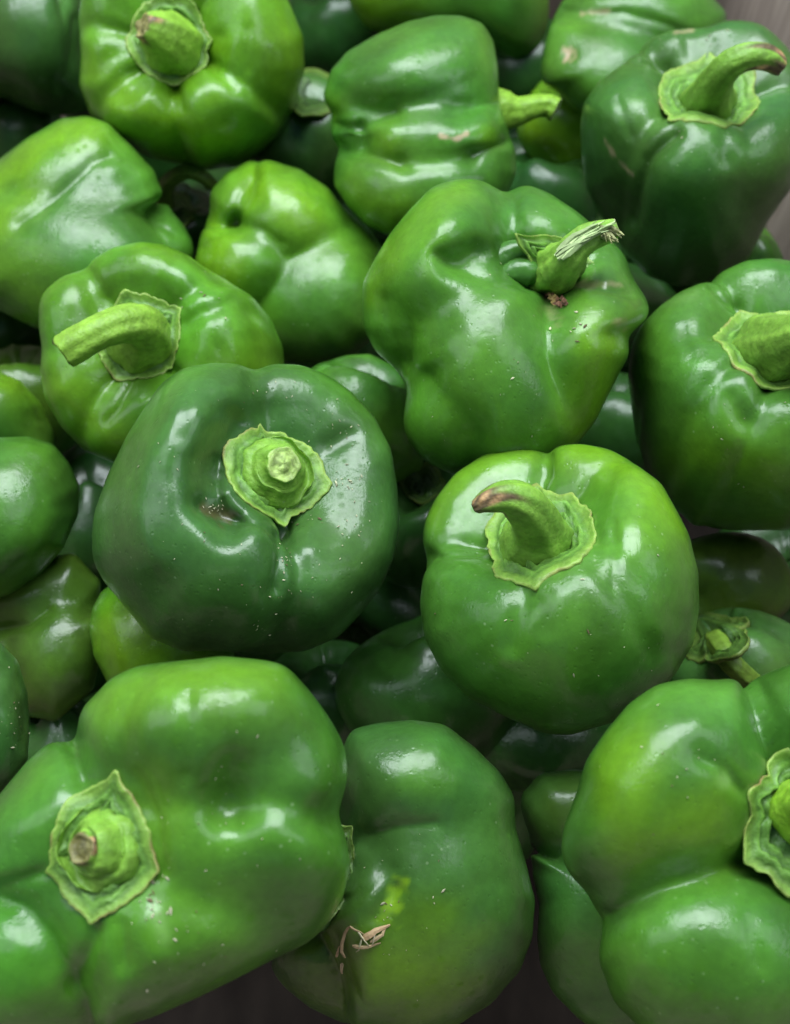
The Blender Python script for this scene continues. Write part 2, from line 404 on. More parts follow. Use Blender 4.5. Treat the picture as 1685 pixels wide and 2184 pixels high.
    nz = lump(Pn, seed*3+5, 2.2); fz = np.clip(nz*.5+.5*am, 0, 1)*am*1.3
    col = col*(1-fz[:, None])+COL[al]*fz[:, None]
    st = lump(Pn*np.array([1, 1, 1])+.4*lump(Pn, seed+99, 3)[:, None], seed+50, 9, 9)
    col *= (1+.12*st)[:, None]
    col[:, 0] *= 1+.10*lump(Pn, seed+17, 5)
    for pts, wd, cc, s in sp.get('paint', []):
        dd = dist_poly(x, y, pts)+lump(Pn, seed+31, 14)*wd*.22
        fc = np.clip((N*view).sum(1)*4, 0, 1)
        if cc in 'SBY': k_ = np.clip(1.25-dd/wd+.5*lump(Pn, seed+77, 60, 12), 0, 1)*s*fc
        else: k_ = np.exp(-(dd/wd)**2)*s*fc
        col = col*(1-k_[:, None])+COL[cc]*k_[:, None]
    o = mesh_obj('body', V, F, SKIN, col, root, base=base)
    bvh = BVHTree.FromPolygons(V.tolist(), F.tolist())
    BODIES.append((root.name, bvh))
    return V, F, a, Cw, R, bvh

def build_calyx(sp, root, base, a, bvh, R):
    ck = sp['calyx']; ccx, ccy = ck['c']
    n = a.copy()
    if 'n' in ck:
        v = ck['n']; ray = to_world(ccx, ccy, 1.0)-CAM; ray /= np.linalg.norm(ray)
        n = v[0]*RT+v[1]*UP-v[2]*ray; n /= np.linalg.norm(n)
    d = to_world(ccx, ccy, 1.0)-CAM; d /= np.linalg.norm(d)
    hit = bvh.ray_cast(Vector(CAM), Vector(d))
    P0 = np.array(hit[0]) if hit[0] else to_world(ccx, ccy, at_height(ccx, ccy, sp['h']))
    P0 = P0+n*ck.get('lift', .001)
    u = np.cross(n, RT) ; u = np.cross(RT, n) if False else (RT-(RT@n)*n); u /= np.linalg.norm(u); v = np.cross(n, u)
    def hitz(p):
        h = bvh.ray_cast(Vector(p+n*.03), Vector(-n))
        return (np.array(h[0])-P0)@n if h[0] else None
    for rep in range(3):
        pol = []
        for (px, py) in ck['out']:
            dr = to_world(px, py, 1.0)-CAM; tt = ((P0-CAM)@n)/(dr@n); Q = CAM+dr*tt-P0
            pol.append((Q@u, Q@v))
        pol = np.array(pol)
        if rep < 2:       # seat the calyx on the shoulders round the pit
            hz_ = [hitz(P0+u*p[0]*.93+v*p[1]*.93) for p in pol]; hz_ = [h for h in hz_ if h is not None and abs(h) < .02]
            if hz_:
                s_ = np.percentile(hz_, ck.get('pct', 60)); dr = P0-CAM; dr /= np.linalg.norm(dr)
                P0 = P0+dr*(s_/(dr@n))
    NA, NR = 144, 20
    # interpolate outline with pointed tips kept
    ang = np.unwrap(np.arctan2(pol[:, 1], pol[:, 0])); rad = np.hypot(pol[:, 0], pol[:, 1])*ck.get('sc', .965)
    if ang[-1] < ang[0]: ang = ang[::-1]; rad = rad[::-1]
    th = np.linspace(0, 2*math.pi, NA, endpoint=False)
    aa = np.concatenate([ang-2*math.pi, ang, ang+2*math.pi]); r3 = np.concatenate([rad]*3)
    o_ = np.argsort(aa); rimr = np.interp(th, aa[o_], r3[o_])
    rs = np.random.RandomState(sp.get('seed', 1)+5)
    rimr = rimr*(1+.022*np.convolve(np.tile(rs.normal(size=NA), 3), [.25, .5, .25], 'same')[NA:2*NA])
    rh = np.zeros(NA)
    for i in range(NA):
        z_ = hitz(P0+(math.cos(th[i])*u+math.sin(th[i])*v)*rimr[i]*.97)
        rh[i] = z_ if z_ is not None else 0
    rh = np.clip(rh, -.0022, .0030); rh = gsm(rh, 4.5)
    mr = rimr.mean(); z0 = ck.get('z0', float(np.mean(rh))-mr*.10)
    ks = np.linspace(0.001, 1, NR)
    V = np.zeros((NR, NA, 3)); col = np.zeros((NR, NA, 3))
    gl = np.array([.17, .31, .045]); gd_ = np.array([.050, .135, .022]); pale = np.array([.24, .36, .07])
    br = np.array([.22, .14, .06])
    ph0 = rs.uniform(0, 6.28, 8)
    wob = .06*np.sin(3*th+ph0[0])+.05*np.sin(5*th+ph0[1])+.04*np.sin(8*th+ph0[2])
    edge_n = gsm(rs.normal(size=NA), 3.0)*2.6
    rough_n = gsm(rs.normal(size=NA), 2.0)*1.8
    for i, k in enumerate(ks):
        kk = np.clip(k+wob*k*(1-k)*2, 0, 1)
        z = z0+(rh-z0)*kk**1.6 + .0009*np.exp(-((1-kk)/.06)**2)
        amp = ck.get('ridge', 1.0)*mr*.075
        z = z+amp*(np.exp(-((kk-.74)/.05)**2)*(.9+.7*np.sin(4*th+ph0[3])) + np.exp(-((kk-.58)/.05)**2)*(.9+.8*np.sin(3*th+ph0[4]))
                   - .9*np.exp(-((kk-.66)/.04)**2)-1.1*np.exp(-((kk-.50)/.05)**2))
        z = z+.00045*edge_n*np.clip((kk-.7)/.3, 0, 1)+amp*.5*rough_n*kk*(1-kk)*2+amp*.35*np.sin(11*th+ph0[5]+6*kk)*kk*(1-kk)*2
        need = np.zeros(NA)
        for j in range(NA):
            p = P0+(math.cos(th[j])*u+math.sin(th[j])*v)*rimr[j]*k
            hz = hitz(p) if k > .35 else None
            need[j] = max(hz+.0006-z[j], 0) if hz is not None and hz < .0045 else 0
        z = z+gsm(need, 1.5)*1.15
        for j in range(NA):
            V[i, j] = P0+(math.cos(th[j])*u+math.sin(th[j])*v)*rimr[j]*k+n*z[j]
        m1 = np.clip((kk-.80)/.12, 0, 1)[:, None]
        ed = np.clip((kk-.965)/.025, 0, 1)[:, None]
        bb = (np.clip(gsm(rs.normal(size=NA), 3)*3-.1, 0, 1)*ck.get('brown', .7))[:, None]
        mid = gd_*.9+gl*(.08+.55*np.exp(-((kk-.745)/.05)**2)+.45*np.exp(-((kk-.58)/.05)**2))[:, None]
        c = mid*(1-m1)+gl*m1; c = c*(1-ed)+(pale*(1-bb)+br*bb)*ed
        col[i] = c*ck.get('shade_tone', 1)  # calyxes in the gaps are dimmed here, shade put into their colour
    bot = V[-1]-n*.0011+0; bot2 = V[-1]*.9+(P0-n*.004)*.1-n*.002
    Vt = np.concatenate([V.reshape(-1, 3), bot, bot2]); ct = np.concatenate([col.reshape(-1, 3), col[-1], col[-1]*.7])
    F = []
    for i in range(NR+1):
        for j in range(NA):
            jn = (j+1) % NA; F.append([i*NA+j, (i+1)*NA+j, (i+1)*NA+jn, i*NA+jn])
    o = mesh_obj('calyx', Vt, F, STEM, ct, root, base=base)
    return P0+n*(z0-.0005), n

def tube(name, pts, rads, mat, colf, root, base, ns=32, ridges=.05, seed=0, cap='rough', nseg=40, flat=1.0):
    pts = np.array(pts, float); m = len(pts); s = np.arange(m)
    t = np.linspace(0, m-1, nseg)
    P = np.stack([pchip(s, pts[:, k], t) for k in range(3)], 1); Rr = np.maximum(pchip(s, np.array(rads), t), 1e-4)
    T = np.gradient(P, axis=0); T /= np.linalg.norm(T, axis=1)[:, None]
    nrm = np.cross(T[0], [0.3, .2, .9]); nrm /= np.linalg.norm(nrm)
    rs = np.random.RandomState(seed); ph = rs.uniform(0, 6.28, 6)
    th = np.arange(ns)*2*math.pi/ns; V = []; C = []
    for i in range(nseg):
        nrm = nrm-(nrm@T[i])*T[i]; nrm /= np.linalg.norm(nrm); b = np.cross(T[i], nrm)
        f = i/(nseg-1)
        rr = Rr[i]*(1+ridges*np.sin(5*th+ph[0]+.8*f)+ridges*.5*np.sin(9*th+ph[1]-f)+ridges*.5*np.sin(2*th+ph[2]+3*f)+.012*rs.normal(size=ns))
        V.append(P[i]+(np.cos(th)*rr)[:, None]*nrm+(np.sin(th)*rr*flat)[:, None]*b)
        C.append(np.stack([colf(f, x) for x in th]))
    # end cap, a shallow broken hollow
    e = P[-1]; ring = V[-1]
    for kk, dz in ((.93, .08), (.78, .0), (.6, -.12), (.42, -.02), (.22, .06), (.02, .02)):
        jit = (gsm(rs.normal(size=ns), 1.6)*.22*kk*Rr[-1]*(1 if cap == 'rough' else .2))[:, None]
        off = (gsm(rs.normal(size=ns), 2)*.10*kk)[:, None]
        V.append(e+(ring-e)*(kk+off*(kk < .9))+T[-1]*(dz*Rr[-1])+T[-1]*jit)
        C.append(np.tile(colf(1.1+.1*(1-kk), 0), (ns, 1))*(1+.35*np.clip(gsm(rs.normal(size=ns), 1.2)*1.6, -1, 1))[:, None])
    nn = len(V); V = np.concatenate(V); C = np.concatenate(C); F = []
    for i in range(nn-1):
        for j in range(ns):
            jn = (j+1) % ns; F.append([i*ns+j, i*ns+jn, (i+1)*ns+jn, (i+1)*ns+j])
    return mesh_obj(name, V, F, mat, C, root, base=base)

SG = np.array([.15, .31, .035]); SG2 = np.array([.23, .40, .05]); SDRY = np.array([.20, .14, .07]); SCUT = np.array([.40, .46, .20])
def stem_col(tip=0.0, base_c=SG, cut=SCUT, seed=0):
    rs = np.random.RandomState(seed+3); p = rs.uniform(0, 6.28, 4)
    def f(s, th):
        k = .5+.5*math.sin(5*th+p[0]+2*s)*.6+.2*math.sin(13*th+p[1])
        c = base_c*(1-.4*k)+SG2*.4*k
        if s > 1: return cut*(1 if s < 1.15 else .8)
        if tip > 0:
            q_ = min(max((s-(1-tip)+.10*math.sin(3*th+p[2])+.06*math.sin(7*th+p[3]))/.10, 0), 1)
            w2 = max(0, math.sin(4*th+p[1]+14*s)*math.sin(33*s+2*th))
            c = c*(1-q_)+(SDRY*(.35+.5*math.sin(6*th+8*s)**2)*(1-w2)+np.array([.50,.30,.14])*w2)*q_
        return c
    return f

def pepper(sp):
    dep = at_height(*sp['c'], sp['h']); base = to_world(sp['c'][0], sp['c'][1], dep)
    root = bpy.data.objects.new('bell_pepper', None); link(root)
    tgt = polar_poly(sp['out'], *sp['c']); R = tgt.mean()*TN*dep
    base = base-np.array([0, 0, R*.9]); root.location = base; root.empty_display_size = .01
    root['label'] = sp['label']; root['category'] = 'pepper'; root['group'] = sp.get('group', 'green bell peppers heaped in the box')
    V, F, a, Cw, R, bvh = build_body(sp, root, dep, base)
    if 'calyx' in sp:
        cc, n = build_calyx(sp, root, base, a, bvh, R)
        if 'stem' in sp:
            st = sp['stem']; d0 = (cc-CAM)@FW
            P = [to_world(x, y, d0-l*.001) for x, y, l, r in st['pts']]
            rad = [r*TN*(d0-l*.001) for x, y, l, r in st['pts']]
            # root the stem inside the calyx along its normal
            P = [P[0]-n*.004]+P; rad = [rad[0]*1.03]+rad
            tube('stem', P, rad, STEM, stem_col(st.get('tip', 0), st.get('col', SG), st.get('cut', SCUT), sp.get('seed', 1)), root, base,
                 seed=sp.get('seed', 1), ridges=st.get('ridges', .05), ns=40, nseg=48)
        sp['_cc'] = cc; sp['_n'] = n
    sp['_root'] = root; sp['_base'] = base; sp['_bvh'] = bvh
    return root

# blossom-end profile (the dimpled tip faces the viewer)
TIP = [(0, 0, .50), (.07, .12, .52), (.15, .30, .62), (.24, .50, .68), (.34, .72, .60), (.45, .89, .38),
       (.56, .98, .08), (.66, 1.0, -.25), (.78, .94, -.60), (.87, .78, -.86), (.94, .50, -.92), (1.0, 0, -.70)]
def ell(cx, cy, rx, ry, rot=0, wob=.04, seed=0, n=28):
    rs = np.random.RandomState(seed); p = rs.uniform(0, 6.28, 3); out = []
    for k in range(n):
        a = 2*math.pi*k/n; f = 1+wob*(math.sin(3*a+p[0])+.6*math.sin(4*a+p[1]))
        x, y = rx*f*math.cos(a), ry*f*math.sin(a); r = math.radians(rot)
        out.append((cx+x*math.cos(r)-y*math.sin(r), cy+x*math.sin(r)+y*math.cos(r)))
    return out
PEPPERS = [
 # ---- central dark pepper with cut stub
 dict(label='large dark green pepper with a short cut stub, left of centre in front', c=(525, 1085), pole=(592, 1020), h=0.0, seed=11, res=(128, 224),
   out=[(195,1140),(200,1090),(230,1010),(270,930),(300,880),(340,820),(390,785),(450,773),(510,775),(540,787),(580,775),(640,777),(700,800),(750,835),(800,890),(835,960),(848,1040),(852,1120),(840,1190),(815,1250),(770,1310),(720,1360),(650,1390),(560,1397),(480,1390),(390,1390),(320,1360),(270,1300),(220,1240),(197,1190)],
   gr=[(98,.35),(35,.3),(-82,1.0),(195,.25)], gd=.15, lobe_h=.03, q=.5, len=.8,
   dents=[([(500,905),(448,990),(444,1065),(495,1116)],42,9.5),([(330,1180),(300,1080),(335,960),(400,880)],46,-2.4),([(470,980),(462,1040),(478,1095)],16,3.5,'s'),([(430,1078),(470,1098),(510,1108)],13,4,'s'),
          ([(612,1120),(604,1150),(604,1190),(592,1260)],20,6,'s'),([(500,1112),(560,1122),(600,1150)],12,3,'s'),([(700,950),(745,925)],22,1.8),([(552,800),(556,880)],34,2.2),
          ([(395,860),(385,930)],16,.8),([(600,1300),(590,1390)],30,1.2),([(530,1140)],38,-2.2),([(655,1165)],34,-1.6)],
   col='D', col2='M', c2=.8, paint=[([(445,1088),(490,1100)],15,'B',.6),([(1,1)],5,'B',0),([(400,790),(330,850),(240,1010)],50,'G',.35),([(770,850),(640,790)],40,'G',.4)],
   calyx=dict(c=(588,1010), out=[(555,900),(566,913),(600,918),(640,940),(668,962),(686,985),(688,1005),(692,1020),(705,1042),(690,1062),(672,1078),(650,1090),(628,1102),(614,1122),(600,1113),(590,1105),(540,1090),(495,1062),(485,1040),(478,1000),(473,945),(500,932),(530,915),(548,912)], brown=.6, ridge=1.3),
   stem=dict(pts=[(584,1012,0,80),(586,1008,2.5,78),(592,1003,4.5,60),(598,996,6.5,54),(602,992,8.5,42),(605,990,10,38)], ridges=.04, cut=np.array([.30,.42,.11]))),
 # ---- right-centre pepper with bent stem
 dict(label='round bright green pepper with a bent stem ending in a dry brown tip', c=(1195, 1260), pole=(1150, 1150), h=0.0, seed=12, res=(128, 224),
   out=[(900,1160),(905,1110),(930,1060),(970,1010),(1030,970),(1100,952),(1150,958),(1168,963),(1190,950),(1240,946),(1300,958),(1350,985),(1410,1030),(1440,1080),(1470,1140),(1490,1220),(1492,1300),(1480,1370),(1440,1440),(1390,1490),(1310,1540),(1220,1568),(1160,1565),(1080,1530),(1000,1490),(940,1430),(905,1360),(895,1290),(900,1240),(910,1195)],
   gr=[(84,.9),(178,.6),(40,.35),(-35,.3),(-95,.25)], gd=.16, lobe_h=.02, q=.5, len=.85,
   dents=[([(1166,1015),(1168,955)],16,4.0,'s'),([(1030,1178),(960,1178),(902,1192)],18,4.0,'s'),([(1268,1200),(1340,1290),(1390,1400)],26,1.6),([(1120,1270),(1090,1380)],22,1.4),([(1262,1060),(1300,1015)],22,1.6),([(1278,1170),(1350,1230)],30,1.0),
          ([(1308,1110),(1312,1250)],9,.9),([(1150,1280),(1160,1340)],26,1.0)],
   col='M', col2='G', c2=.6, paint=[([(1240,960),(1380,1020),(1450,1110)],60,'L',.8),([(930,1090),(1010,1000),(1120,958)],34,'L',.6),([(1080,1420),(1180,1440)],90,'G',.5),([(1350,1130)],60,'L',.35)],
   calyx=dict(c=(1150,1140), out=[(1143,1023),(1160,1036),(1190,1042),(1222,1040),(1236,1062),(1256,1075),(1262,1092),(1270,1115),(1266,1160),(1260,1180),(1246,1208),(1225,1222),(1200,1232),(1170,1248),(1145,1264),(1130,1256),(1095,1248),(1055,1237),(1050,1190),(1035,1150),(1026,1122),(1045,1095),(1080,1060),(1120,1040)], brown=.5, ridge=1.2),
   stem=dict(pts=[(1143,1165,0,80),(1147,1152,5,74),(1146,1124,11,54),(1132,1094,18,47),(1110,1070,23,43),(1078,1060,25,35),(1042,1068,25,27),(1014,1082,24,15)], tip=.24, cut=SDRY*.6, ridges=.05)),
 # ---- big centre-right pepper with broken stem
 dict(label='big blocky pepper with a torn, splintered stem and a tiny curled growth beside it', c=(1055, 700), h=0.0, seed=13, res=72,
   out=[(772,640),(775,600),(800,550),(830,500),(870,450),(920,400),(970,382),(1020,382),(1060,398),(1080,412),(1095,400),(1125,395),(1170,410),(1230,450),(1290,500),(1330,540),(1350,590),(1380,640),(1382,680),(1345,715),(1340,760),(1310,820),(1270,900),(1230,950),(1150,1000),(1060,1015),(960,1010),(900,980),(870,940),(858,900),(862,865),(866,825),(845,790),(800,750),(775,700)],
   lobes=[(950,560,.25,150,180,25,.75),(1170,520,.05,130,120,0,.7),(1260,640,.05,115,95,0,.7),(1240,720,.35,115,150,-20,.70),(1050,760,.30,165,215,8,.82),(870,660,-.05,110,140,15,.62),(960,880,.08,115,140,0,.74)], k=11, axis=(.45,.42,.8),
   dents=[([(1010,535),(960,560)],30,5.0),([(1100,560),(1010,560)],45,5),([(930,540),(985,572),(1040,598),(1130,612)],14,3.5,'s'),([(1175,625),(1178,690)],16,3.0,'s'),([(1185,560)],75,6),([(1095,405),(1098,480)],12,2.6,'s'),
          ([(1250,608),(1345,625)],12,2.6,'s'),([(822,640),(830,700),(848,745),(875,795)],24,1.8,'s'),([(1090,640)],40,-2.2),([(960,480)],60,-2),([(1050,600)],20,-1.2)],
   col='M', col2='G', c2=.7, paint=[([(840,500),(960,400)],70,'L',.5),([(1300,760),(1240,900)],70,'L',.75),([(1280,700)],60,'L',.4),([(1324,690)],14,'S',.35),([(1170,650),(1190,690)],10,'S',.25),([(1205,608),(1330,606)],7,'S',.4),([(1000,1000)],90,'M',.7),([(790,640),(810,540)],26,'L',.6),([(907,578)],17,'P',.25),([(1150,470),(1250,520)],50,'G',.6)],
   calyx=dict(c=(1190,575), n=(.58,.05,.80), lift=.003, pct=92, out=[(1104,492),(1122,500),(1150,498),(1182,500),(1212,520),(1250,560),(1268,590),(1262,608),(1240,618),(1215,632),(1190,622),(1168,612),(1158,585),(1145,570),(1128,540),(1112,520)], brown=.7),
   stem=dict(pts=[(1182,574,1,56),(1192,572,5,52),(1204,562,10,45),(1216,546,14,37),(1232,526,16,32),(1262,505,17,29),(1312,490,17,21)], ridges=.08, cut=np.array([.45,.5,.24]))),
 # ---- bottom-left big pepper
 dict(label='very large pepper on its side in the bottom left corner, angular calyx with a stub', c=(345, 1825), h=0.012, seed=14, res=84,
   out=[(148,1620),(155,1570),(175,1510),(230,1450),(290,1420),(380,1408),(470,1398),(560,1405),(610,1420),(660,1470),(710,1540),(738,1600),(742,1660),(725,1735),(740,1790),(747,1850),(730,1920),(700,1970),(660,2010),(590,2045),(520,2080),(430,2125),(330,2170),(230,2205),(100,2235),(-50,2230),(-150,2100),(-150,1900),(-70,1760),(0,1690),(60,1620),(110,1580),(146,1577)],
   lobes=[(400,1600,.25,230,190,10,.80),(560,1790,.15,185,200,0,.8),(100,1770,.05,190,200,30,.72),(215,1830,.22,190,220,0,.62),(400,1790,.22,200,230,0,.76),(60,2040,.15,190,180,0,.72),(330,1990,.25,260,170,-15,.75)], k=9, axis=(-.45,-.05,.9),
   dents=[([(150,1575),(158,1620),(175,1665)],18,5.0,'s'),([(215,1820)],85,4),([(485,1735)],60,1.4),([(500,1728),(570,1712),(650,1728),(722,1750)],44,2.6),([(500,1640),(480,1720)],40,2.4),([(205,1985),(180,2050),(162,2100)],20,3.4,'s'),([(92,1862),(40,1880),(-40,1905)],20,2.6,'s'),
          ([(300,1450),(262,1520),(258,1640)],30,1.6),([(255,1975),(262,2060)],16,1.6),([(310,1960),(330,2040)],26,-1.2),([(402,1480),(398,1660)],10,1.0),([(290,1660),(330,1750),(345,1860)],20,2.0),([(430,1860)],90,-1.2)],
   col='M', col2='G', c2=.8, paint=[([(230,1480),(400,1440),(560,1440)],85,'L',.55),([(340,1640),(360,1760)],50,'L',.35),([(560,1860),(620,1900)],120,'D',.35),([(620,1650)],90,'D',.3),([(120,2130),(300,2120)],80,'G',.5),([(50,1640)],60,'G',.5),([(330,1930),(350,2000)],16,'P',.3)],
   calyx=dict(c=(215,1810), n=(-.42,-.05,.9), lift=.002, pct=70, out=[(262,1638),(270,1668),(290,1700),(308,1730),(322,1765),(326,1810),(332,1835),(340,1862),(318,1885),(300,1905),(240,1950),(215,1965),(192,1985),(184,1962),(140,1925),(118,1898),(106,1878),(88,1862),(100,1845),(108,1810),(125,1760),(134,1730),(144,1700),(180,1680),(215,1664),(240,1652)], brown=.7, ridge=1.5),
   stem=dict(pts=[(222,1806,0,94),(218,1806,2,88),(208,1806,3.5,66),(196,1808,5.5,58),(184,1810,6.5,40),(174,1810,8,32)], ridges=.04, cut=np.array([.14,.13,.04]), tip=.12)),
 # ---- bottom right
 dict(label='large pepper cut off by the right edge at the bottom, wavy pale calyx', c=(1540, 1835), h=0.004, seed=15, res=84,
   out=[(1197,1820),(1200,1770),(1225,1700),(1250,1620),(1290,1560),(1340,1500),(1400,1460),(1470,1446),(1540,1450),(1600,1449),(1650,1425),(1720,1410),(1850,1480),(1900,1700),(1900,2000),(1820,2200),(1600,2270),(1400,2230),(1310,2140),(1275,2050),(1282,1960),(1245,1900),(1212,1862)],
   lobes=[(1430,1700,.25,225,240,-15,.78),(1740,1570,.0,170,170,0,.7),(1530,2020,.30,255,190,-5,.75),(1800,1900,.1,150,250,0,.7)], k=12, axis=(.42,.15,.9),
   dents=[([(1590,1842),(1500,1872),(1400,1900),(1290,1955)],22,3.2,'s'),([(1700,1750)],110,6),([(1612,1450),(1650,1530),(1690,1580)],16,3.5,'s'),([(1585,1690),(1545,1640),(1500,1620)],16,2.5,'s'),([(1490,1600)],30,1.0),([(1500,1560)],60,-1.5),([(1600,1960),(1620,2060)],14,1.0)],
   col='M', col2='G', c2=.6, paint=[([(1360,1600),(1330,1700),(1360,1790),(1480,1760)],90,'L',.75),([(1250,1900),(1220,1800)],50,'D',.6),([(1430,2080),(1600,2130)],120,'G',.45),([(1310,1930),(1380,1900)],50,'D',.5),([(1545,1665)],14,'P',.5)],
   calyx=dict(c=(1700,1745), n=(.42,.1,.9), lift=.003, out=[(1690,1587),(1660,1596),(1640,1620),(1632,1650),(1600,1672),(1573,1692),(1580,1715),(1592,1740),(1584,1765),(1588,1790),(1590,1810),(1592,1842),(1620,1862),(1640,1872),(1662,1900),(1690,1920),(1760,1900),(1800,1840),(1825,1760),(1800,1680),(1750,1610)], brown=.9, ridge=1.0),
   stem=dict(pts=[(1712,1735,0,74),(1712,1733,4,68),(1722,1728,8,56),(1735,1722,14,46),(1750,1715,18,42)], col=np.array([.20,.40,.02]), ridges=.03)),
 # ---- bottom middle pepper
 dict(label='dark pepper at the bottom middle, dented across its side, dry straw wisps lying on it', c=(890, 1870), h=-0.040, seed=16, res=80,
   out=[(745,1560),(800,1542),(880,1535),(950,1545),(1010,1590),(1070,1650),(1098,1700),(1102,1770),(1125,1850),(1142,1920),(1136,2000),(1110,2070),(1050,2140),(980,2185),(880,2210),(760,2195),(660,2150),(600,2100),(575,2050),(620,1980),(700,1930),(730,1850),(720,1750),(712,1640)],
   lobes=[(900,1700,.15,195,180,10,.76),(920,1930,.22,205,260,0,.78),(690,2050,-.05,120,110,20,.6),(800,1960,.25,110,160,10,.75)], k=11,
   dents=[([(785,1780),(860,1762),(930,1757)],18,1.5,'s'),([(715,1990),(740,2080),(770,2140)],18,1.6,'s'),([(840,1900),(800,1960)],22,2.0),([(850,1680)],60,-1.5),([(800,1640),(790,1740)],40,-1.0),([(770,1900),(830,1850)],16,.8)],
   col='D', col2='M', c2=.35, paint=[([(858,1880),(838,1905),(828,1940),(822,1962)],17,'Y',.55),([(838,1930)],14,'Y',.6),([(868,1882)],9,'Y',.4),([(760,2040),(810,2090),(900,2100)],85,'L',.9),([(900,1990)],100,'L',.45),([(690,2060)],90,'O',.9),([(900,1640)],60,'G',.6),([(860,2140),(1000,2120)],70,'O',.6)]),
 # ---- middle right lower
 dict(label='narrow dark pepper wedged between the bottom middle and bottom right peppers', c=(1270, 1900), h=-0.06, seed=17, res=56,
   out=[(1108,1700),(1150,1650),(1220,1640),(1320,1650),(1400,1720),(1440,1900),(1440,2100),(1400,2200),(1300,2210),(1240,2180),(1180,2120),(1152,2060),(1145,2000),(1150,1930),(1136,1870),(1133,1800),(1115,1745)],
   lobes=[(1250,1740,.1,145,110,0,.7),(1290,1980,.2,155,230,0,.7)], k=16,
   dents=[([(1150,1862),(1240,1855)],26,1.2)], col='D', col2='M', c2=.6, paint=[([(1190,1720)],60,'O',.6)]),
 # ---- left curved-stem pepper
 dict(label='pepper with a thick bright stem hooked over to the left', c=(335, 745), pole=(298, 722), h=-.018, seed=18, res=(112, 208),
   out=[(82,650),(95,620),(130,590),(180,572),(200,552),(240,527),(300,515),(350,520),(400,542),(440,572),(490,600),(540,632),(580,680),(604,740),(608,800),(580,870),(520,920),(430,960),(330,985),(250,990),(180,962),(130,910),(95,850),(85,790),(88,740),(82,700)],
   gr=[(128,.7),(40,.9),(-45,.7),(-122,.8),(190,.3)], gd=.15, lobe_h=.03, q=.5, len=.9,
   dents=[([(392,690),(430,665),(500,640),(590,690)],22,2.4),([(285,812),(255,870),(225,900)],12,2.0,'s'),([(210,655),(185,590)],22,2.0),([(365,790),(400,830)],14,1.5),([(350,660),(372,560)],26,1.3),([(470,745),(485,790)],12,.8),([(300,860)],30,-1.2)],
   col='G', col2='L', c2=.5, paint=[([(130,830),(250,940)],60,'L',.7),([(330,530)],50,'L',.5),([(500,680)],60,'G',.5)],
   calyx=dict(c=(300,716), out=[(266,615),(285,622),(310,625),(330,632),(362,645),(390,652),(386,672),(388,700),(386,730),(378,758),(366,785),(340,805),(318,812),(290,813),(242,815),(236,800),(222,775),(213,745),(214,715),(220,680),(240,650)], brown=.6),
   stem=dict(pts=[(300,728,0,72),(302,720,5,66),(306,704,12,52),(290,690,20,45),(250,694,26,39),(205,712,30,36),(165,735,31,37),(138,752,31,36)], ridges=.05, cut=np.array([.14,.22,.04]), col=np.array([.19,.35,.035]))),
 # ---- top-left stubby stem pepper
 dict(label='glossy yellow-green pepper near the top left with a short brown-tipped stub', c=(405, 130), pole=(375, 92), h=-.02, seed=19, res=(104, 200),
   out=[(175,-40),(166,40),(172,120),(168,180),(195,250),(250,300),(320,338),(380,352),(440,364),(510,355),(560,322),(600,280),(635,220),(650,150),(648,80),(620,10),(590,-50),(500,-110),(380,-130),(260,-110)],
   gr=[(-92,1.0),(172,.5),(-140,.6),(-32,.9),(50,.4),(115,.4)], gd=.17, lobe_h=.03, q=.5,
   dents=[([(378,190),(388,235)],13,2.2,'s'),([(300,175),(260,205)],20,2.0),([(455,150),(500,185)],14,2.2,'s'),([(465,80),(452,130)],18,2),([(195,165),(240,120)],20,1.5),([(528,60),(528,150)],9,.9)],
   col='G', col2='L', c2=.55, paint=[([(260,220),(340,250),(430,290)],70,'L',.8),([(460,110)],34,'L',.8),([(450,200)],50,'L',.5),([(200,150)],40,'L',.5)],
   calyx=dict(c=(368,90), out=[(268,92),(284,130),(300,150),(330,170),(374,187),(405,170),(440,147),(441,105),(455,82),(438,60),(430,40),(420,10),(402,-6),(370,-5),(332,-8),(300,20),(275,60)], brown=.6, ridge=1.3),
   stem=dict(pts=[(368,100,0,66),(368,96,4,64),(360,88,10,57),(345,74,16,48),(322,62,21,36),(306,56,23,27)], tip=.10, cut=np.array([.22,.2,.07]), col=np.array([.19,.37,.03]))),
 # ---- left edge long pepper
 dict(label='pepper lying at the left edge with a bright yellow-green shoulder fading to dark', c=(150, 470), h=-.045, seed=20, res=72,
   out=[(-110,430),(-60,375),(0,337),(60,292),(130,252),(185,247),(230,262),(280,310),(330,365),(352,430),(392,480),(414,520),(408,560),(330,600),(250,650),(180,690),(80,702),(40,684),(0,664),(-70,640),(-120,560)],
   lobes=[(120,400,.15,200,120,-28,.7),(150,530,.30,210,140,-20,.78),(340,510,-.15,75,70,0,.5)], k=16,
   dents=[([(40,480),(110,430),(200,345),(235,335)],16,2.6,'s'),([(340,420),(345,480),(375,500)],16,2.5,'s'),([(190,280)],40,-1.5),([(240,360)],30,-1.0)],
   col='M', col2='G', c2=.6, paint=[([(0,380),(110,300),(190,280)],55,'L',.9),([(0,470),(60,420)],40,'L',.7),([(200,440)],70,'D',.6),([(100,640),(0,560)],70,'L',.45),([(95,455),(80,470)],14,'P',.25),([(330,470)],50,'D',.3)]),
 # ---- centre-left, blossom end up
 dict(label='glossy pepper seen from its dimpled blossom end, left of the stacked-lobe pepper', c=(615, 560), h=-.065, seed=21, res=76,
   out=[(415,560),(425,510),(445,460),(448,410),(480,370),(530,343),(580,342),(640,360),(700,400),(740,450),(790,490),(820,530),(830,620),(800,720),(740,770),(680,780),(600,770),(500,720),(440,650),(418,600)],
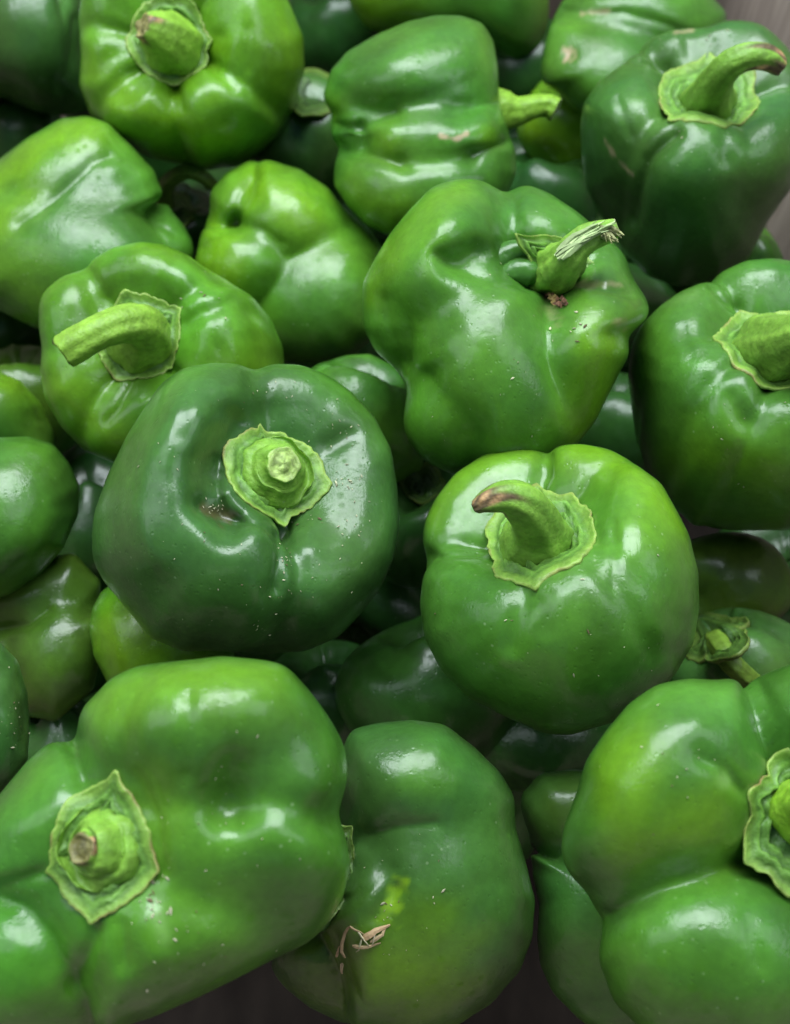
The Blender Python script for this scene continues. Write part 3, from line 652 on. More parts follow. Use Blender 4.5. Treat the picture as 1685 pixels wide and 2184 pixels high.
   lobes=[(500,430,.15,80,90,20,.62),(610,470,.35,125,110,20,.70),(520,560,.35,120,95,0,.72),(680,620,.2,170,160,30,.80)], k=18,
   dents=[([(503,474)],18,5),([(503,474),(510,420),(545,375)],12,2.5,'s'),([(503,474),(560,490),(600,520)],16,2.5,'s'),([(503,474),(460,500),(430,530)],14,2.2,'s')],
   col='G', col2='L', c2=.5, paint=[([(560,400),(640,440)],60,'L',.9),([(480,560),(450,520)],60,'L',.8),([(700,700)],120,'M',.8),([(503,474)],5,'B',.6)]),
 # ---- top centre stacked lobes with side stem
 dict(label='upper middle pepper lying sideways in stacked folds, straight stem pointing right', c=(890, 270), h=-.025, seed=22, res=84,
   out=[(692,190),(705,150),(740,110),(800,75),(870,45),(930,32),(985,33),(1030,50),(1052,85),(1062,130),(1065,190),(1068,222),(1085,280),(1100,320),(1103,370),(1080,420),(1000,480),(900,505),(830,503),(780,480),(740,440),(712,395),(712,350),(722,320),(706,290),(706,240),(690,215)],
   lobes=[(882,160,.10,185,125,-12,.80),(930,285,.15,165,85,-2,.80),(905,375,.10,200,130,-3,.85)], k=10,
   dents=[([(700,262),(760,270),(800,248),(840,234)],26,6.0,'s'),([(890,236),(1000,236)],30,1.0),([(712,318),(775,322),(850,345)],24,6,'s'),([(870,350),(1000,340)],22,2.0),([(1010,332),(1098,296)],20,5,'s'),([(1005,230),(1070,215)],14,2.4,'s'),([(768,262),(770,315)],20,5,'s'),([(830,290)],32,-2.2),([(1040,270)],28,-2.2),([(740,290)],16,3),([(975,240)],26,2.0),([(905,210),(1010,170)],20,.8),([(860,145)],70,-1.5)],
   col='M', col2='G', c2=.5, paint=[([(720,220)],40,'L',.5),([(830,310)],30,'L',.6),([(1040,290)],26,'L',.5),([(760,430),(850,460)],50,'L',.55),([(940,288),(970,296),(995,285)],5,'S',.85),([(960,60)],50,'M',.8),([(940,230)],40,'D',.4)],
   axis=(.9,.1,.2)),
 # ---- top right with curved stem
 dict(label='tall dark pepper in the top right corner, stem arching right to a dry black end', c=(1465, 320), pole=(1515, 195), h=-.02, seed=23, res=(112, 208), len=1.15,
   out=[(1237,270),(1245,220),(1280,170),(1340,127),(1356,112),(1390,80),(1440,62),(1500,57),(1550,42),(1610,45),(1650,70),(1680,100),(1720,160),(1728,260),(1712,350),(1690,400),(1640,470),(1600,550),(1540,600),(1440,610),(1380,590),(1330,540),(1280,460),(1250,400),(1240,330)],
   gr=[(-132,1.0),(135,.9),(82,.3),(12,.7),(-66,.4)], gd=.17, lobe_h=.03, q=.62,
   dents=[([(1440,285),(1400,320),(1380,345),(1362,400),(1345,470)],24,7,'s'),([(1345,124),(1390,130),(1425,155)],20,5.5,'s'),([(1300,230)],50,-2),([(1440,400)],60,-2),([(1318,210),(1345,290)],9,1.2),([(1470,62),(1470,120)],20,1.3),([(1545,290),(1550,340)],20,1.8),([(1460,350)],50,-1.6),([(1470,570)],60,2)],
   col='D', col2='M', c2=.7, paint=[([(1290,300),(1320,345),(1350,372)],5,'S',.55),([(1440,70),(1475,66)],5,'S',.5),([(1630,420)],80,'O',.3),([(1500,120)],60,'G',.2)],
   calyx=dict(c=(1512,215), out=[(1420,146),(1440,136),(1470,126),(1490,122),(1508,112),(1530,125),(1560,130),(1600,150),(1612,172),(1614,195),(1622,222),(1612,240),(1592,262),(1562,280),(1536,294),(1510,287),(1480,284),(1440,268),(1420,262),(1422,245),(1408,215),(1406,185)], brown=.6, ridge=.8),
   stem=dict(pts=[(1510,222,0,58),(1512,215,5,54),(1518,196,14,43),(1534,164,24,34),(1562,134,31,30),(1600,120,33,28),(1636,124,31,26),(1662,142,28,20)], tip=.20, cut=SDRY*.5)),
 # ---- behind top right
 dict(label='scarred pepper behind the top right one, tan healed spot on its side', c=(1360, 110), h=-.065, seed=24, res=60,
   out=[(1152,150),(1160,100),(1175,50),(1200,0),(1250,-40),(1400,-80),(1500,-30),(1548,25),(1560,120),(1500,230),(1400,270),(1290,270),(1225,235),(1190,200),(1160,180)],
   lobes=[(1300,150,.3,150,120,0,.7),(1380,20,.15,190,110,0,.7)], k=18,
   dents=[([(1200,20),(1280,28),(1330,25),(1420,50),(1500,90)],12,2.2,'s'),([(1215,115)],20,1.5)],
   col='M', col2='G', c2=.5, paint=[([(1208,108),(1214,122)],13,'S',.95),([(1240,30),(1300,24)],5,'S',.55),([(1420,-10)],80,'G',.5)]),
 dict(label='pepper cut off by the top edge, shaded behind the sideways pepper', c=(955, -30), h=-.075, seed=25, pole=(960,-200), away=False, res=(64, 120),
   out=[(742,-20),(745,10),(780,60),(850,85),(930,92),(1010,95),(1060,112),(1095,136),(1145,112),(1168,60),(1172,0),(1150,-100),(1050,-170),(900,-180),(780,-120)], gr=[(-100,.7),(60,.5),(180,.5)], col='M', col2='L', c2=.7, paint=[([(800,30),(870,60)],60,'L',.7),([(1000,50)],80,'G',.5)]),
 dict(label='dark bluish pepper in the very top left corner with tall streaked highlights', c=(70, 80), h=-.06, seed=26, pole=(60,-160), res=(64, 120),
   out=[(-120,0),(-80,-100),(60,-140),(160,-80),(180,20),(190,120),(205,190),(190,235),(140,248),(80,240),(20,215),(-60,190),(-110,120)], gr=[(-60,.9),(-120,.4),(60,.5),(180,.5)],
   dents=[([(128,190),(150,130),(160,40)],12,2.6,'s')], col='D', col2='M', c2=.3),
 dict(label='shaded pepper with a grey-green wrinkled calyx, between the top left and sideways peppers', c=(650, 300), h=-.075, seed=27, pole=(672,190), q=.7, res=(64, 128),
   out=ell(655,310,130,150,0,.03,4), gr=[(-100,.7),(30,.5),(150,.5)], col='D', col2='M', c2=.3,
   calyx=dict(c=(672,200), out=ell(675,200,52,48,20,.12,5,14), brown=.2, shade_tone=.5)),
 dict(label='pale green pepper mostly hidden under the scarred one at the top right', c=(1215, 260), h=-.10, seed=28, pole=(1200,100), res=(56, 112),
   out=ell(1218,265,112,118,0,.03,6), gr=[(-80,.6),(40,.5),(160,.5)], col='G', col2='L', c2=.6),
 # ---- right edge pepper
 dict(label='pepper cut off by the right edge halfway down, fat stem leaning out of the picture', c=(1605, 850), pole=(1650, 745), h=-.015, seed=29, res=(112, 208), q=.52,
   out=[(1338,800),(1345,740),(1370,690),(1410,650),(1450,622),(1495,603),(1515,598),(1540,578),(1590,555),(1650,550),(1720,560),(1800,600),(1860,700),(1880,850),(1850,1000),(1780,1100),(1680,1132),(1560,1132),(1480,1120),(1420,1070),(1380,1010),(1355,930),(1345,860)],
   gr=[(128,.9),(60,.4),(-128,.5),(-100,1.0),(-20,.4),(200,.4)], gd=.15, lobe_h=.03,
   dents=[([(1515,603),(1545,640),(1572,660)],13,3.0,'s'),([(1560,850),(1585,900)],26,2.6),([(1530,690),(1525,740)],30,1.6),([(1455,700),(1475,760)],12,.8),([(1600,960)],50,-1.2)],
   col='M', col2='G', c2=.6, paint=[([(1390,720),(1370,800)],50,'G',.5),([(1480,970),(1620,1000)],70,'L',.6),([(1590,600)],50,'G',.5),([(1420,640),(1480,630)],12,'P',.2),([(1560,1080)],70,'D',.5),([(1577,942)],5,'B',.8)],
   calyx=dict(c=(1645,748), out=[(1578,652),(1600,660),(1630,662),(1700,660),(1755,690),(1780,750),(1760,800),(1700,832),(1690,835),(1650,836),(1612,832),(1580,815),(1556,798),(1540,770),(1530,750),(1516,720),(1532,705),(1545,688),(1562,670)], brown=.6, ridge=.9),
   stem=dict(pts=[(1640,752,0,80),(1650,748,6,76),(1672,740,14,66),(1700,728,22,56),(1730,718,28,48),(1770,705,32,44)], col=np.array([.13,.26,.03]))),
 # ---- middle pepper behind
 dict(label='plain green pepper showing between the left, dark and blocky peppers in the middle', c=(775, 890), h=-.05, seed=30, pole=(800,720), away=False, res=(72, 136),
   out=[(640,800),(680,775),(740,757),(790,755),(850,785),(890,840),(915,920),(900,1000),(850,1030),(780,1030),(700,1000),(640,920)], gr=[(-60,.5),(80,.4),(200,.5)], col='M', col2='G', c2=.6, gd=.1),
 # ---- left edge group
 dict(label='dark green smooth pepper at the left edge, level with the central dark pepper', c=(10, 1110), h=-.035, seed=31, pole=(-120,1050), res=(72, 136),
   out=[(-150,1000),(-60,935),(60,930),(115,948),(150,990),(172,1040),(167,1100),(135,1170),(85,1230),(20,1270),(-60,1295),(-150,1250)], gr=[(20,.3),(110,.5),(-120,.5)], gd=.08, col='M', col2='G', c2=.5,
   paint=[([(60,960)],60,'G',.6),([(30,1220)],60,'D',.7)]),
 dict(label='mid green pepper at the left edge just above the smooth dark one', c=(-10, 880), h=-.06, seed=32, pole=(-100,760), res=(64, 120),
   out=[(-130,860),(-60,800),(0,793),(45,812),(88,860),(115,920),(120,980),(60,1020),(-60,1020),(-130,960)], gr=[(-20,.3),(110,.5),(-120,.5)], gd=.08, col='M', col2='L', c2=.5),
 dict(label='yellowish pepper sliver at the left edge below the hooked stem', c=(50, 850), h=-.085, seed=33, pole=(20,700), res=(56, 104),
   out=ell(60,860,140,125,0,.03,7), gr=[(30,.3),(150,.5),(-90,.5)], gd=.08, col='O', col2='G', c2=.9),
 dict(label='olive pepper deep in shadow at the lower left with two narrow bright glints', c=(90, 1370), h=-.07, seed=34, res=56,
   out=[(-90,1330),(-40,1240),(60,1190),(160,1180),(215,1240),(225,1360),(200,1470),(120,1540),(20,1520),(-70,1440)],
   lobes=[(60,1280,.0,150,110,0,.7),(110,1400,.3,110,130,0,.7),(0,1420,.1,100,110,0,.6)], k=16,
   dents=[([(-20,1345),(60,1330),(100,1300)],14,3,'s')], col='O', col2='M', c2=.5),
 dict(label='bright green pepper peeping out below the left side of the central dark pepper', c=(330, 1370), h=-.055, seed=35, pole=(420,1250), res=(72, 136),
   out=[(190,1345),(195,1300),(215,1262),(260,1230),(350,1215),(450,1240),(500,1330),(500,1430),(430,1490),(330,1500),(230,1460),(200,1400)], gr=[(150,.4),(-40,.5),(60,.5)], gd=.12, col='G', col2='L', c2=.9,
   paint=[([(230,1350)],60,'L',.8)],
   dents=[([(205,1262),(260,1290)],14,2,'s')]),
 dict(label='dark pepper with white speckles cut off by the left edge near the bottom', c=(-30, 1540), h=-.02, seed=36, pole=(-120,1450), res=(64, 120),
   out=[(-140,1450),(-60,1375),(0,1368),(40,1410),(60,1480),(64,1560),(60,1620),(30,1668),(-10,1700),(-80,1720),(-140,1640)], gr=[(0,.2),(110,.5),(-120,.5)], gd=.08, col='D', col2='D', c2=.2),
 # ---- deep right
 dict(label='olive pepper in shadow at the right edge, below the fat-stemmed pepper', c=(1560, 1245), h=-.075, seed=37, res=56,
   out=ell(1550,1240,150,105,5,.03,8), lobes=[(1500,1210,.1,110,80,0,.6),(1600,1250,.2,110,90,10,.6)], k=16,
   dents=[([(1500,1290)],40,4)], col='O', col2='M', c2=.4),
 dict(label='shadowed glossy pepper at the right edge whose curved stem drops behind the bottom right one', c=(1580, 1410), h=-.065, seed=38, pole=(1530,1350), res=(72, 136),
   out=ell(1580,1420,175,120,0,.04,9), gr=[(-30,.9),(60,.6),(150,.7),(-110,.7)], gd=.2, col='D', col2='M', c2=.4,
   calyx=dict(c=(1535,1365), out=[(1500,1330),(1530,1322),(1558,1316),(1575,1336),(1590,1350),(1600,1380),(1580,1400),(1540,1410),(1505,1395),(1490,1365)], brown=.2, shade_tone=.5),
   stem=dict(pts=[(1532,1372,2,30),(1538,1382,8,26),(1550,1400,13,24),(1566,1420,15,23),(1590,1442,14,22),(1620,1470,11,22)], col=np.array([.09,.16,.015]))),
 dict(label='pepper in deep shadow below the round bright one, faint gleam on top', c=(910, 1470), h=-.08, seed=39, pole=(900,1200), res=(64, 120),
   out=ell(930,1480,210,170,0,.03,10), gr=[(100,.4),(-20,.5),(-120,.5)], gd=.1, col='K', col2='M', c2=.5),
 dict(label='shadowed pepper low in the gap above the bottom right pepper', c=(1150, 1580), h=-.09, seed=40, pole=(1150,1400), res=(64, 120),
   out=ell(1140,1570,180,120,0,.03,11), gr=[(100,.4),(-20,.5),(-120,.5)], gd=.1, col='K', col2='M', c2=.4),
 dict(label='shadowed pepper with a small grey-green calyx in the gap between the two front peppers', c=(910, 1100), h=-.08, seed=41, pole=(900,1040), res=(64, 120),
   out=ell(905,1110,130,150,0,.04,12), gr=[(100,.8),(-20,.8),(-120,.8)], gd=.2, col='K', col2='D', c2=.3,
   calyx=dict(c=(905,1035), out=ell(905,1035,45,36,0,.12,13,14), brown=.1, shade_tone=.5)),
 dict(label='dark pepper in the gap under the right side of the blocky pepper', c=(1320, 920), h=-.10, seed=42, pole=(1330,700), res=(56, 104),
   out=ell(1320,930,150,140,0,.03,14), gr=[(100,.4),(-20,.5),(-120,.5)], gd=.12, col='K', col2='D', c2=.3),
 dict(label='green pepper sliver beside the box wall, under the top right pepper', c=(1600, 560), h=-.09, seed=43, pole=(1600,400), res=(56, 104),
   out=ell(1580,590,100,120,0,.03,15), gr=[(100,.4),(-20,.5),(-120,.5)], gd=.1, col='M', col2='G', c2=.5),
 dict(label='hidden pepper whose ragged dark calyx shows beside the bottom left pepper', c=(660, 1870), h=-.018, seed=44, pole=(725,1850), res=(64, 120),
   out=ell(662,1870,82,125,0,.03,16), gr=[(100,.4),(-20,.5),(-120,.5)], gd=.12, col='D', col2='M', c2=.4,
   calyx=dict(c=(705,1850), lift=.006, n=(.25,.0,.95), pct=95, sc=1.04, out=[(705,1755),(735,1765),(752,1765),(750,1790),(756,1830),(762,1880),(768,1895),(748,1915),(722,1940),(700,1965),(680,1960),(670,1880),(680,1800)], brown=.1, shade_tone=.5)),
 dict(label='pepper with an arched shaded stem in the dark gap below the top left pepper', c=(380, 500), h=-.105, seed=45, pole=(390,420), res=(56, 104),
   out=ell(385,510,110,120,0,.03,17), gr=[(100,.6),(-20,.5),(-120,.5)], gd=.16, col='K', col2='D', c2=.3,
   calyx=dict(c=(365,450), out=ell(365,455,48,40,0,.1,18,14), brown=.1, shade_tone=.5),
   stem=dict(pts=[(352,440,4,19),(350,410,12,17),(365,382,20,16),(400,366,24,15),(435,378,24,14),(452,395,20,14)], col=np.array([.12,.19,.03]))),
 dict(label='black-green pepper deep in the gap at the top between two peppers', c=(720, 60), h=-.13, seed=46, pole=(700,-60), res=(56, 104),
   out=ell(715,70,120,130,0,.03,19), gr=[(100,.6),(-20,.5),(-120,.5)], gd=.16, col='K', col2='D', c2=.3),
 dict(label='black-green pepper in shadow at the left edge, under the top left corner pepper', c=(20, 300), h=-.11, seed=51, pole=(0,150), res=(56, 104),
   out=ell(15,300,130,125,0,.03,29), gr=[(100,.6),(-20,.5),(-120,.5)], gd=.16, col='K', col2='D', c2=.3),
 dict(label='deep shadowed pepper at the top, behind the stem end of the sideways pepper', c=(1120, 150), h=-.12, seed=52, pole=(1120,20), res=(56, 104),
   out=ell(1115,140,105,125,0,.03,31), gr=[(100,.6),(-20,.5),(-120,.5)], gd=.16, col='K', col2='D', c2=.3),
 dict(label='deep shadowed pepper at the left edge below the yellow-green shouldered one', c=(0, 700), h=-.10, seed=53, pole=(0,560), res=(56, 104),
   out=ell(0,700,110,95,0,.03,33), gr=[(100,.6),(-20,.5),(-120,.5)], gd=.16, col='K', col2='D', c2=.3),  # added in front of the left wall; its dark green replaces the wall's shade
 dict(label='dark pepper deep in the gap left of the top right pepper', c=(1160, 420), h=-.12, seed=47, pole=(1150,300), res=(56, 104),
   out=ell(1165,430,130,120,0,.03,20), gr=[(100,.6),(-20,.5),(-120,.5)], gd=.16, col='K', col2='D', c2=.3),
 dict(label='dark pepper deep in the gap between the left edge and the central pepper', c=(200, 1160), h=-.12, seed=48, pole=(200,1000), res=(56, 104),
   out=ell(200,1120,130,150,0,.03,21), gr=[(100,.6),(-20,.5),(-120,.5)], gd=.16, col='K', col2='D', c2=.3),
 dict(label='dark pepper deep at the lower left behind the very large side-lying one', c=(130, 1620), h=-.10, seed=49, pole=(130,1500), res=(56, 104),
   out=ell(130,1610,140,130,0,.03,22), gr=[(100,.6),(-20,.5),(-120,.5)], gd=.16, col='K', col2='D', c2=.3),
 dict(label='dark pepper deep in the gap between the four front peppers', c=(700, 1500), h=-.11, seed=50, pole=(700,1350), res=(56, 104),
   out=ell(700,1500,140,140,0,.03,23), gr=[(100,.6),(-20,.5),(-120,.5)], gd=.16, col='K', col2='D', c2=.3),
]
BURIED = {203: 'in the narrow gap left of the bright green one low down', 204: 'between the hooked-stem pepper and the smooth dark one at the left edge',
 205: 'at the left edge under the pepper with the yellow-green shoulder', 207: 'behind the arched shaded stem below the top left pepper', 212: 'just above the very large side-lying pepper, by the olive one',
 213: 'in the slot between the central dark pepper and the very large one', 215: 'behind the hooked-stem pepper where it meets the central dark one', 216: 'above the dimpled blossom end pepper, beside the arched stem',
 223: 'in the middle gap between two large front peppers', 225: 'above the plain green pepper in the middle', 226: 'between the dimpled pepper and the sideways one',
 232: 'right of the dented bottom middle pepper', 237: 'just under the straight stem of the sideways pepper', 243: 'between the round bright pepper and the right edge one', 245: 'between the blocky pepper and the fat-stemmed one',
 246: 'right of the torn stem, under the tall dark pepper', 253: 'at the right edge under the fat-stemmed pepper', 256: 'beside the blocky pepper, left of the sliver by the wall'}
rs = np.random.RandomState(77)
for i in range(6):
    for j in range(8):
        X, Y = -.165+i*.064+(j % 2)*.02+rs.uniform(-.01, .01), -.19+j*.075+rs.uniform(-.01, .01)
        x, y, dd = to_px(np.array([[X, Y, -.15]])); x, y, dd = float(x[0]), float(y[0]), float(dd[0])
        if not (-60 < x < 1740 and -60 < y < 2200) or (y > 1980 and 200 < x < 1300): continue
        rp = .044/TN/dd; t = rs.uniform(0, 6.28)
        if 200+i*10+j not in BURIED: continue
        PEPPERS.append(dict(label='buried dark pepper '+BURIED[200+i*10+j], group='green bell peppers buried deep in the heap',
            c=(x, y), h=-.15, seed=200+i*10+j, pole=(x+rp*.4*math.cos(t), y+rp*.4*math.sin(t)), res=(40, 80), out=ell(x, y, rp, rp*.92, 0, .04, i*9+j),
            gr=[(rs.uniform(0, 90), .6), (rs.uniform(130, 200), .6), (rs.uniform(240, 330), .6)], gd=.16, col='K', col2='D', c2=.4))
for sp in PEPPERS: pepper(sp)

# the sideways pepper's stem (its calyx is hidden on the far side)
f = [s for s in PEPPERS if s['seed'] == 22][0]
dp = at_height(*f['c'], f['h'])+.004
P = [to_world(x, y, dp) for x, y in ((1040,238),(1075,238),(1105,238),(1140,228),(1168,226),(1184,234))]
tube('stem', P, [r*TN*dp for r in (50,42,30,24,23,25)], STEM, stem_col(0, np.array([.20,.38,.03]), np.array([.5,.5,.32]), 4), f['_root'], f['_base'], seed=4)

# tiny curled growth beside the torn stem (part of the blocky pepper)
g = [s for s in PEPPERS if s['seed'] == 13][0]
def blob(name, pts, rads, col, root, base, seed):
    def cf(s, th): return col*(1+.08*math.sin(3*th+5*s))
    return tube(name, pts, rads, SKIN, cf, root, base, ns=36, ridges=.015, seed=seed, cap='s', nseg=44)
gd0 = (to_world(1095,570,1.0)-CAM); gd0 /= np.linalg.norm(gd0)
hit = g['_bvh'].ray_cast(Vector(CAM), Vector(gd0)); dB = (np.array(hit[0])-CAM)@FW if hit[0] else .32
for k, (pl, rl) in enumerate([([(1140,545),(1112,536),(1078,545),(1056,566),(1052,588)], (18,24,28,27,18)), ([(1060,592),(1082,586),(1110,580),(1136,586),(1150,596)], (12,24,30,27,14))]):
    pts = [to_world(x, y, dB-.0025-.002*k) for x, y in pl]
    pts = [pts[0]]+pts+[pts[-1]+(pts[-1]-pts[-2])*.3]; rl = (1,)+rl+(1,)
    blob('curled_growth', pts, [r*TN*dB for r in rl], np.array([.044,.135,.018]), g['_root'], g['_base'], 5+k)

# torn pale fibres along the broken stem
def strip(name, pts, wid, col, root=None, base=None, th=.0005, mat=None):
    pts = np.array(pts); T = np.gradient(pts, axis=0); T /= np.linalg.norm(T, axis=1)[:, None]+1e-12
    V = []; n = len(pts)
    for i in range(n):
        v = CAM-pts[i]; v /= np.linalg.norm(v); s = np.cross(T[i], v); s /= np.linalg.norm(s)+1e-12
        w_ = wid*(1-.75*(i/(n-1))**2)*(1 if i else .5)*.5
        V += [pts[i]-s*w_, pts[i]+v*th, pts[i]+s*w_, pts[i]-v*th]
    F = []
    for i in range(n-1):
        for j in range(4): F.append([i*4+j, i*4+(j+1) % 4, (i+1)*4+(j+1) % 4, (i+1)*4+j])
    F += [[3, 2, 1, 0], [(n-1)*4, (n-1)*4+1, (n-1)*4+2, (n-1)*4+3]]
    return V, F, col
def strips_obj(name, items, root, base, mat=DRY):
    V, F, C = [], [], []
    for v, f_, c in items:
        b = len(V); V += list(v); F += [[i+b for i in q] for q in f_]; C += [c]*len(v)
    return mesh_obj(name, np.array(V), F, mat, np.array(C), root, base=base, smooth=False)
ds = (g['_cc']-CAM)@FW
rs = np.random.RandomState(3)
tr = []
for k in range(11):
    o1, o2 = rs.uniform(-14, 14), rs.uniform(-16, 22)
    x0, y0 = 1188+rs.uniform(-8, 14)+o1*.5, 546+o1*.8; x1, y1 = 1285+rs.uniform(-15, 38), 484+o2*.9
    l0, l1 = 19.5+rs.uniform(-1, .6), 22+rs.uniform(-1, 1.5)
    pts = [to_world(x0+(x1-x0)*t+rs.normal()*1.2, y0+(y1-y0)*t-6*math.sin(t*3.1)+rs.normal()*1.2, ds-(l0+(l1-l0)*t)*.001) for t in np.linspace(0, 1, 8)]
    tr.append(strip('', pts, rs.uniform(.0008, .0026), np.array([.36,.47,.20])*rs.uniform(.6, 1.25)))
for k in range(9):
    x0, y0 = 1285+rs.uniform(-8, 14), 488+rs.uniform(-12, 18); a = rs.uniform(-.5, 1.2); l = rs.uniform(16, 40)
    pts = [to_world(x0+math.cos(a)*l*t, y0+math.sin(a)*l*t+5*t*t, ds-(21+rs.uniform(-2, 2)*t)*.001) for t in np.linspace(0, 1, 5)]
    tr.append(strip('', pts, rs.uniform(.0008, .002), np.array([.34,.35,.15])*rs.uniform(.6, 1.1)))
o = strips_obj('torn_fibre', tr, g['_root'], g['_base']); o['kind'] = 'stuff'

# ------------------------------------------------------------------ debris lying on the peppers
def first_hit(px, py):
    d = to_world(px, py, 1.0)-CAM; d /= np.linalg.norm(d); best = None
    for nm, b in BODIES:
        h = b.ray_cast(Vector(CAM), Vector(d))
        if h[0] and (best is None or h[3] < best[3]): best = h
    return (np.array(best[0]), np.array(best[1])) if best else None
rs = np.random.RandomState(8); V, F, C = [], [], []
def flake(P, N, L, W, col, ang):
    t = np.cross(N, [math.cos(ang), math.sin(ang), .3]); t /= np.linalg.norm(t); b = np.cross(N, t); k = len(V)
    for s, w_ in ((-1, .2), (-.3, 1), (.4, .85), (1, .15)):
        p = P+t*L*s+N*.0003
        V.extend([p-b*W*w_, p+N*W*.7*w_, p+b*W*w_]); C.extend([col]*3)
    for i in range(3):
        for j in range(2): F.append([k+i*3+j, k+i*3+j+1, k+i*3+3+j+1, k+i*3+3+j])
clusters = [(605,1180,16,70,22),(460,1085,24,14,16),(555,1350,14,34,14),(700,900,60,60,12),(730,1020,40,24,14),(640,1110,50,14,10),(560,850,120,40,10),
 (330,1900,40,90,30),(400,2000,120,120,16),(480,1700,150,140,14),(1220,690,60,40,10),(1100,560,110,60,10),(1060,850,160,120,10),(1550,80,110,40,8),(1450,290,60,20,5),
 (1230,1280,200,140,12),(1560,940,120,100,8),(30,1560,30,90,16),(620,560,60,60,3),(430,640,90,80,8),(820,1960,50,60,6),(870,1900,120,160,14),(350,990,60,40,4),(1400,1650,100,140,10),(540,1230,240,110,26),(770,1100,60,120,14)]
for cx, cy, sx, sy, n in clusters:
    for k in range(int(n*1.3)):
        h = first_hit(cx+rs.normal()*sx*.55, cy+rs.normal()*sy*.55)
        if h is None: continue
        L = rs.uniform(.00013, .00042)*(2.0 if rs.rand() < .15 else 1)
        c = np.array([.50,.48,.30])*rs.uniform(.5, 1.15) if rs.rand() < .8 else np.array([.12,.08,.04])
        flake(h[0], h[1], L, L*rs.uniform(.22, .5), c, rs.uniform(0, 6.28))
o = mesh_obj('chaff_flecks', np.array(V), F, DRY, np.array(C), None, smooth=False)
o['label'] = 'tiny cream and brown chaff flecks scattered over the front peppers'; o['category'] = 'chaff'; o['kind'] = 'stuff'

# straw wisps on the bottom middle pepper
items = []
for pl, w_, c in [([(742,2040),(735,2015),(738,1985),(750,1972),(765,1980),(780,1995)], .0009, (.40,.28,.15)), ([(775,1998),(800,1985),(832,1972)], .0018, (.48,.32,.17)),
   ([(755,2013),(785,2014),(812,2010)], .0010, (.42,.30,.16)), ([(790,2006),(815,1990),(822,1980)], .0010, (.45,.33,.18)), ([(735,2050),(738,2072)], .0010, (.45,.33,.2)), ([(722,2038),(733,2012)], .0008, (.42,.3,.18)),
   ([(765,1982),(790,2012)], .0005, (.6,.55,.35)), ([(775,1995),(770,2020),(760,2030)], .0005, (.5,.5,.3)), ([(800,1988),(795,2010)], .0005, (.5,.45,.3))]:
    pts = []
    pl = np.array(pl, float)
    tt = np.linspace(0, len(pl)-1, 9)
    for t in tt:
        x, y = np.interp(t, range(len(pl)), pl[:, 0]), np.interp(t, range(len(pl)), pl[:, 1]); h = first_hit(x, y)
        if h: pts.append(h[0]+h[1]*(.0008+.0006*math.sin(t*2.2)))
    if len(pts) > 2: items.append(strip('', pts, w_, np.array(c), th=.0003))
o = strips_obj('straw_wisp', items, None, items[0][0][0])
o['label'] = 'dry tan straw wisps lying on the bottom middle pepper'; o['category'] = 'straw'

# brown crumbs of earth under the torn stem
rs = np.random.RandomState(21); V, F, C = [], [], []
for (cx, cy, sx, sy, n, cc) in [(1160,605,7,16,26,(.22,.10,.05)),(1180,635,14,9,26,(.26,.13,.06)),(1200,650,14,5,16,(.20,.09,.05)),(1180,645,6,6,12,(.45,.30,.10)),(1172,598,6,6,8,(.3,.16,.08))]:
    for k in range(n):
        h = first_hit(cx+rs.normal()*sx*.6, cy+rs.normal()*sy*.6)
        if not h: continue
        c0 = h[0]+h[1]*rs.uniform(.0002, .0022); r = rs.uniform(.0005, .0015); b = len(V)
        q = [c0+np.array(v)*r*rs.uniform(.5, 1.3) for v in ((1,0,0),(0,1,0),(-1,0,0),(0,-1,0),(0,0,1),(0,0,-1))]
        V += q; C += [np.array(cc)*rs.uniform(.6, 1.3)]*6
        F += [[b+i for i in t] for t in ((0,1,4),(1,2,4),(2,3,4),(3,0,4),(1,0,5),(2,1,5),(3,2,5),(0,3,5))]
o = mesh_obj('soil_crumbs', np.array(V), F, DRY, np.array(C), None, smooth=False, base=V[0])
o['label'] = 'reddish brown crumbs caught below the torn splintered stem'; o['category'] = 'soil'; o['kind'] = 'stuff'

# ------------------------------------------------------------------ the cardboard box
root = bpy.data.objects.new('cardboard_box', None); link(root)
root['label'] = 'brown cardboard box holding the heap of green peppers'; root['category'] = 'box'
ZB, ZT = -.20, .05
root.location = (0, 0.05, ZB)
BASE_SHADE, lt_, lb_ = new_mat('shade_darkened_base'); ln_ = nd(lt_, 'ShaderNodeTexNoise'); ln_.inputs['Scale'].default_value = 30; ln_.inputs['Detail'].default_value = 8  # box base coloured near black: the shade on it is painted in
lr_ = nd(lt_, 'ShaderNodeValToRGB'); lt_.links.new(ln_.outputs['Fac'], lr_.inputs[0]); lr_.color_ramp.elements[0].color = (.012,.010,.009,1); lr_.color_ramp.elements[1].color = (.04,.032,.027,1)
lt_.links.new(lr_.outputs[0], lb_.inputs['Base Color']); lb_.inputs['Roughness'].default_value = 1; lb_.inputs['Specular IOR Level'].default_value = .05
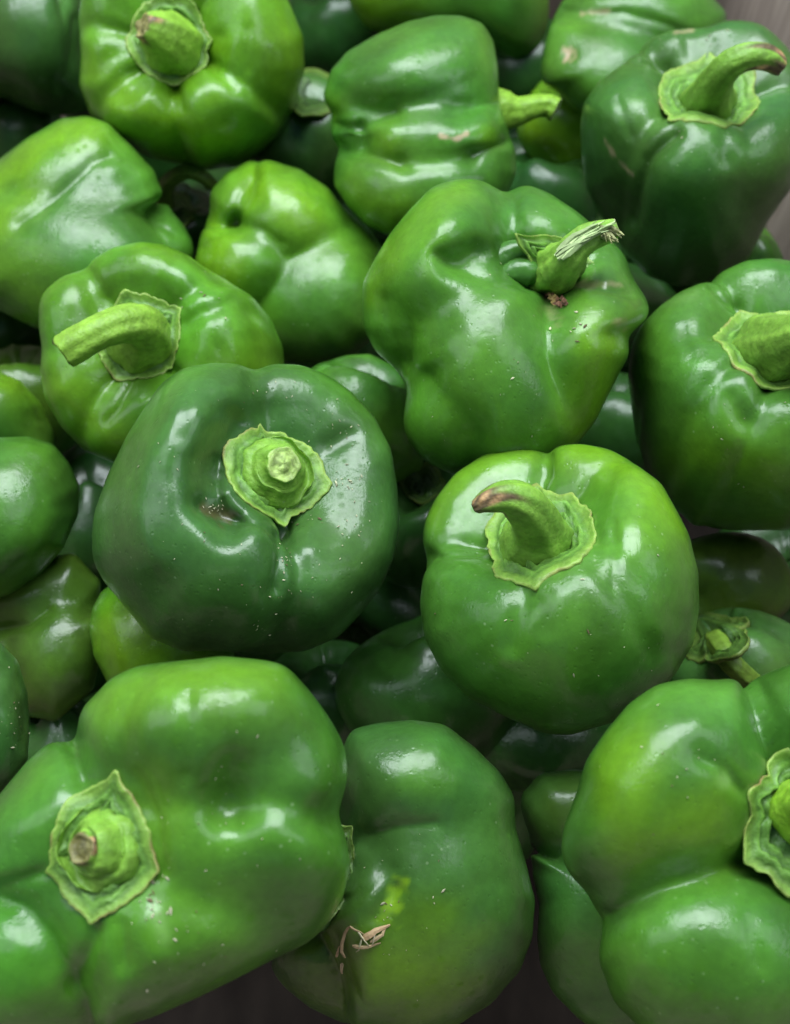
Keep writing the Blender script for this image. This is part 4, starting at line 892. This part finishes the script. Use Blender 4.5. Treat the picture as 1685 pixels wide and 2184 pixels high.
def panel(name, quad, th, mat=CARD):
    q = np.array(quad, float); n = np.cross(q[1]-q[0], q[3]-q[0]); n /= np.linalg.norm(n)
    NX = 24; V = []; ks = np.linspace(0, 1, NX); rs = np.random.RandomState(4)
    for s in (0, 1):
        for a in ks:
            for b in ks:
                p = (q[0]*(1-a)+q[1]*a)*(1-b)+(q[3]*(1-a)+q[2]*a)*b
                V.append(p-n*th*s+n*.0012*math.sin(a*9)*math.sin(b*5))
    F = []
    for s in (0, 1):
        o_ = s*NX*NX
        for i in range(NX-1):
            for j in range(NX-1):
                f4 = [o_+i*NX+j, o_+(i+1)*NX+j, o_+(i+1)*NX+j+1, o_+i*NX+j+1]; F.append(f4 if s == 0 else f4[::-1])
    def side(i1, i2): F.append([i1, i2, NX*NX+i2, NX*NX+i1])
    for i in range(NX-1):
        side(i*NX, (i+1)*NX); side((i+1)*NX+NX-1, i*NX+NX-1); side(i+1, i); side((NX-1)*NX+i, (NX-1)*NX+i+1)
    return mesh_obj(name, np.array(V), F, mat, None, root, base=np.array(root.location))
# corners on the ground, top edge raised by height
A, B, C_, D_ = (-.21, -.26), (.195, -.26), (.195, .42), (-.21, .42)
def wall(name, p, q): panel(name, [(p[0], p[1], ZB), (q[0], q[1], ZB), (q[0], q[1], ZT), (p[0], p[1], ZT)], .005)
#BOXWALLS#
wall('side_panel', C_, B); wall('side_panel', D_, C_); wall('side_panel', A, D_); wall('side_panel', B, A)
panel('base_panel', [(A[0], A[1], ZB-.002), (B[0], B[1], ZB-.002), (C_[0], C_[1], ZB-.002), (D_[0], D_[1], ZB-.002)], .005, BASE_SHADE)
# ground under the box
me = bpy.data.meshes.new('ground'); me.from_pydata([(-3,-3,ZB-.012),(3,-3,ZB-.012),(3,3,ZB-.012),(-3,3,ZB-.012)], [], [(0,1,2,3)])
gm, gt_, gb = new_mat('concrete'); gn = nd(gt_, 'ShaderNodeTexNoise'); gn.inputs['Scale'].default_value = 12; gn.inputs['Detail'].default_value = 8
gr_ = nd(gt_, 'ShaderNodeValToRGB'); gt_.links.new(gn.outputs['Fac'], gr_.inputs[0]); gr_.color_ramp.elements[0].color = (.08,.08,.075,1); gr_.color_ramp.elements[1].color = (.2,.19,.18,1)
gt_.links.new(gr_.outputs[0], gb.inputs['Base Color']); gb.inputs['Roughness'].default_value = .9
me.materials.append(gm); go = bpy.data.objects.new('ground', me); link(go); go['kind'] = 'structure'
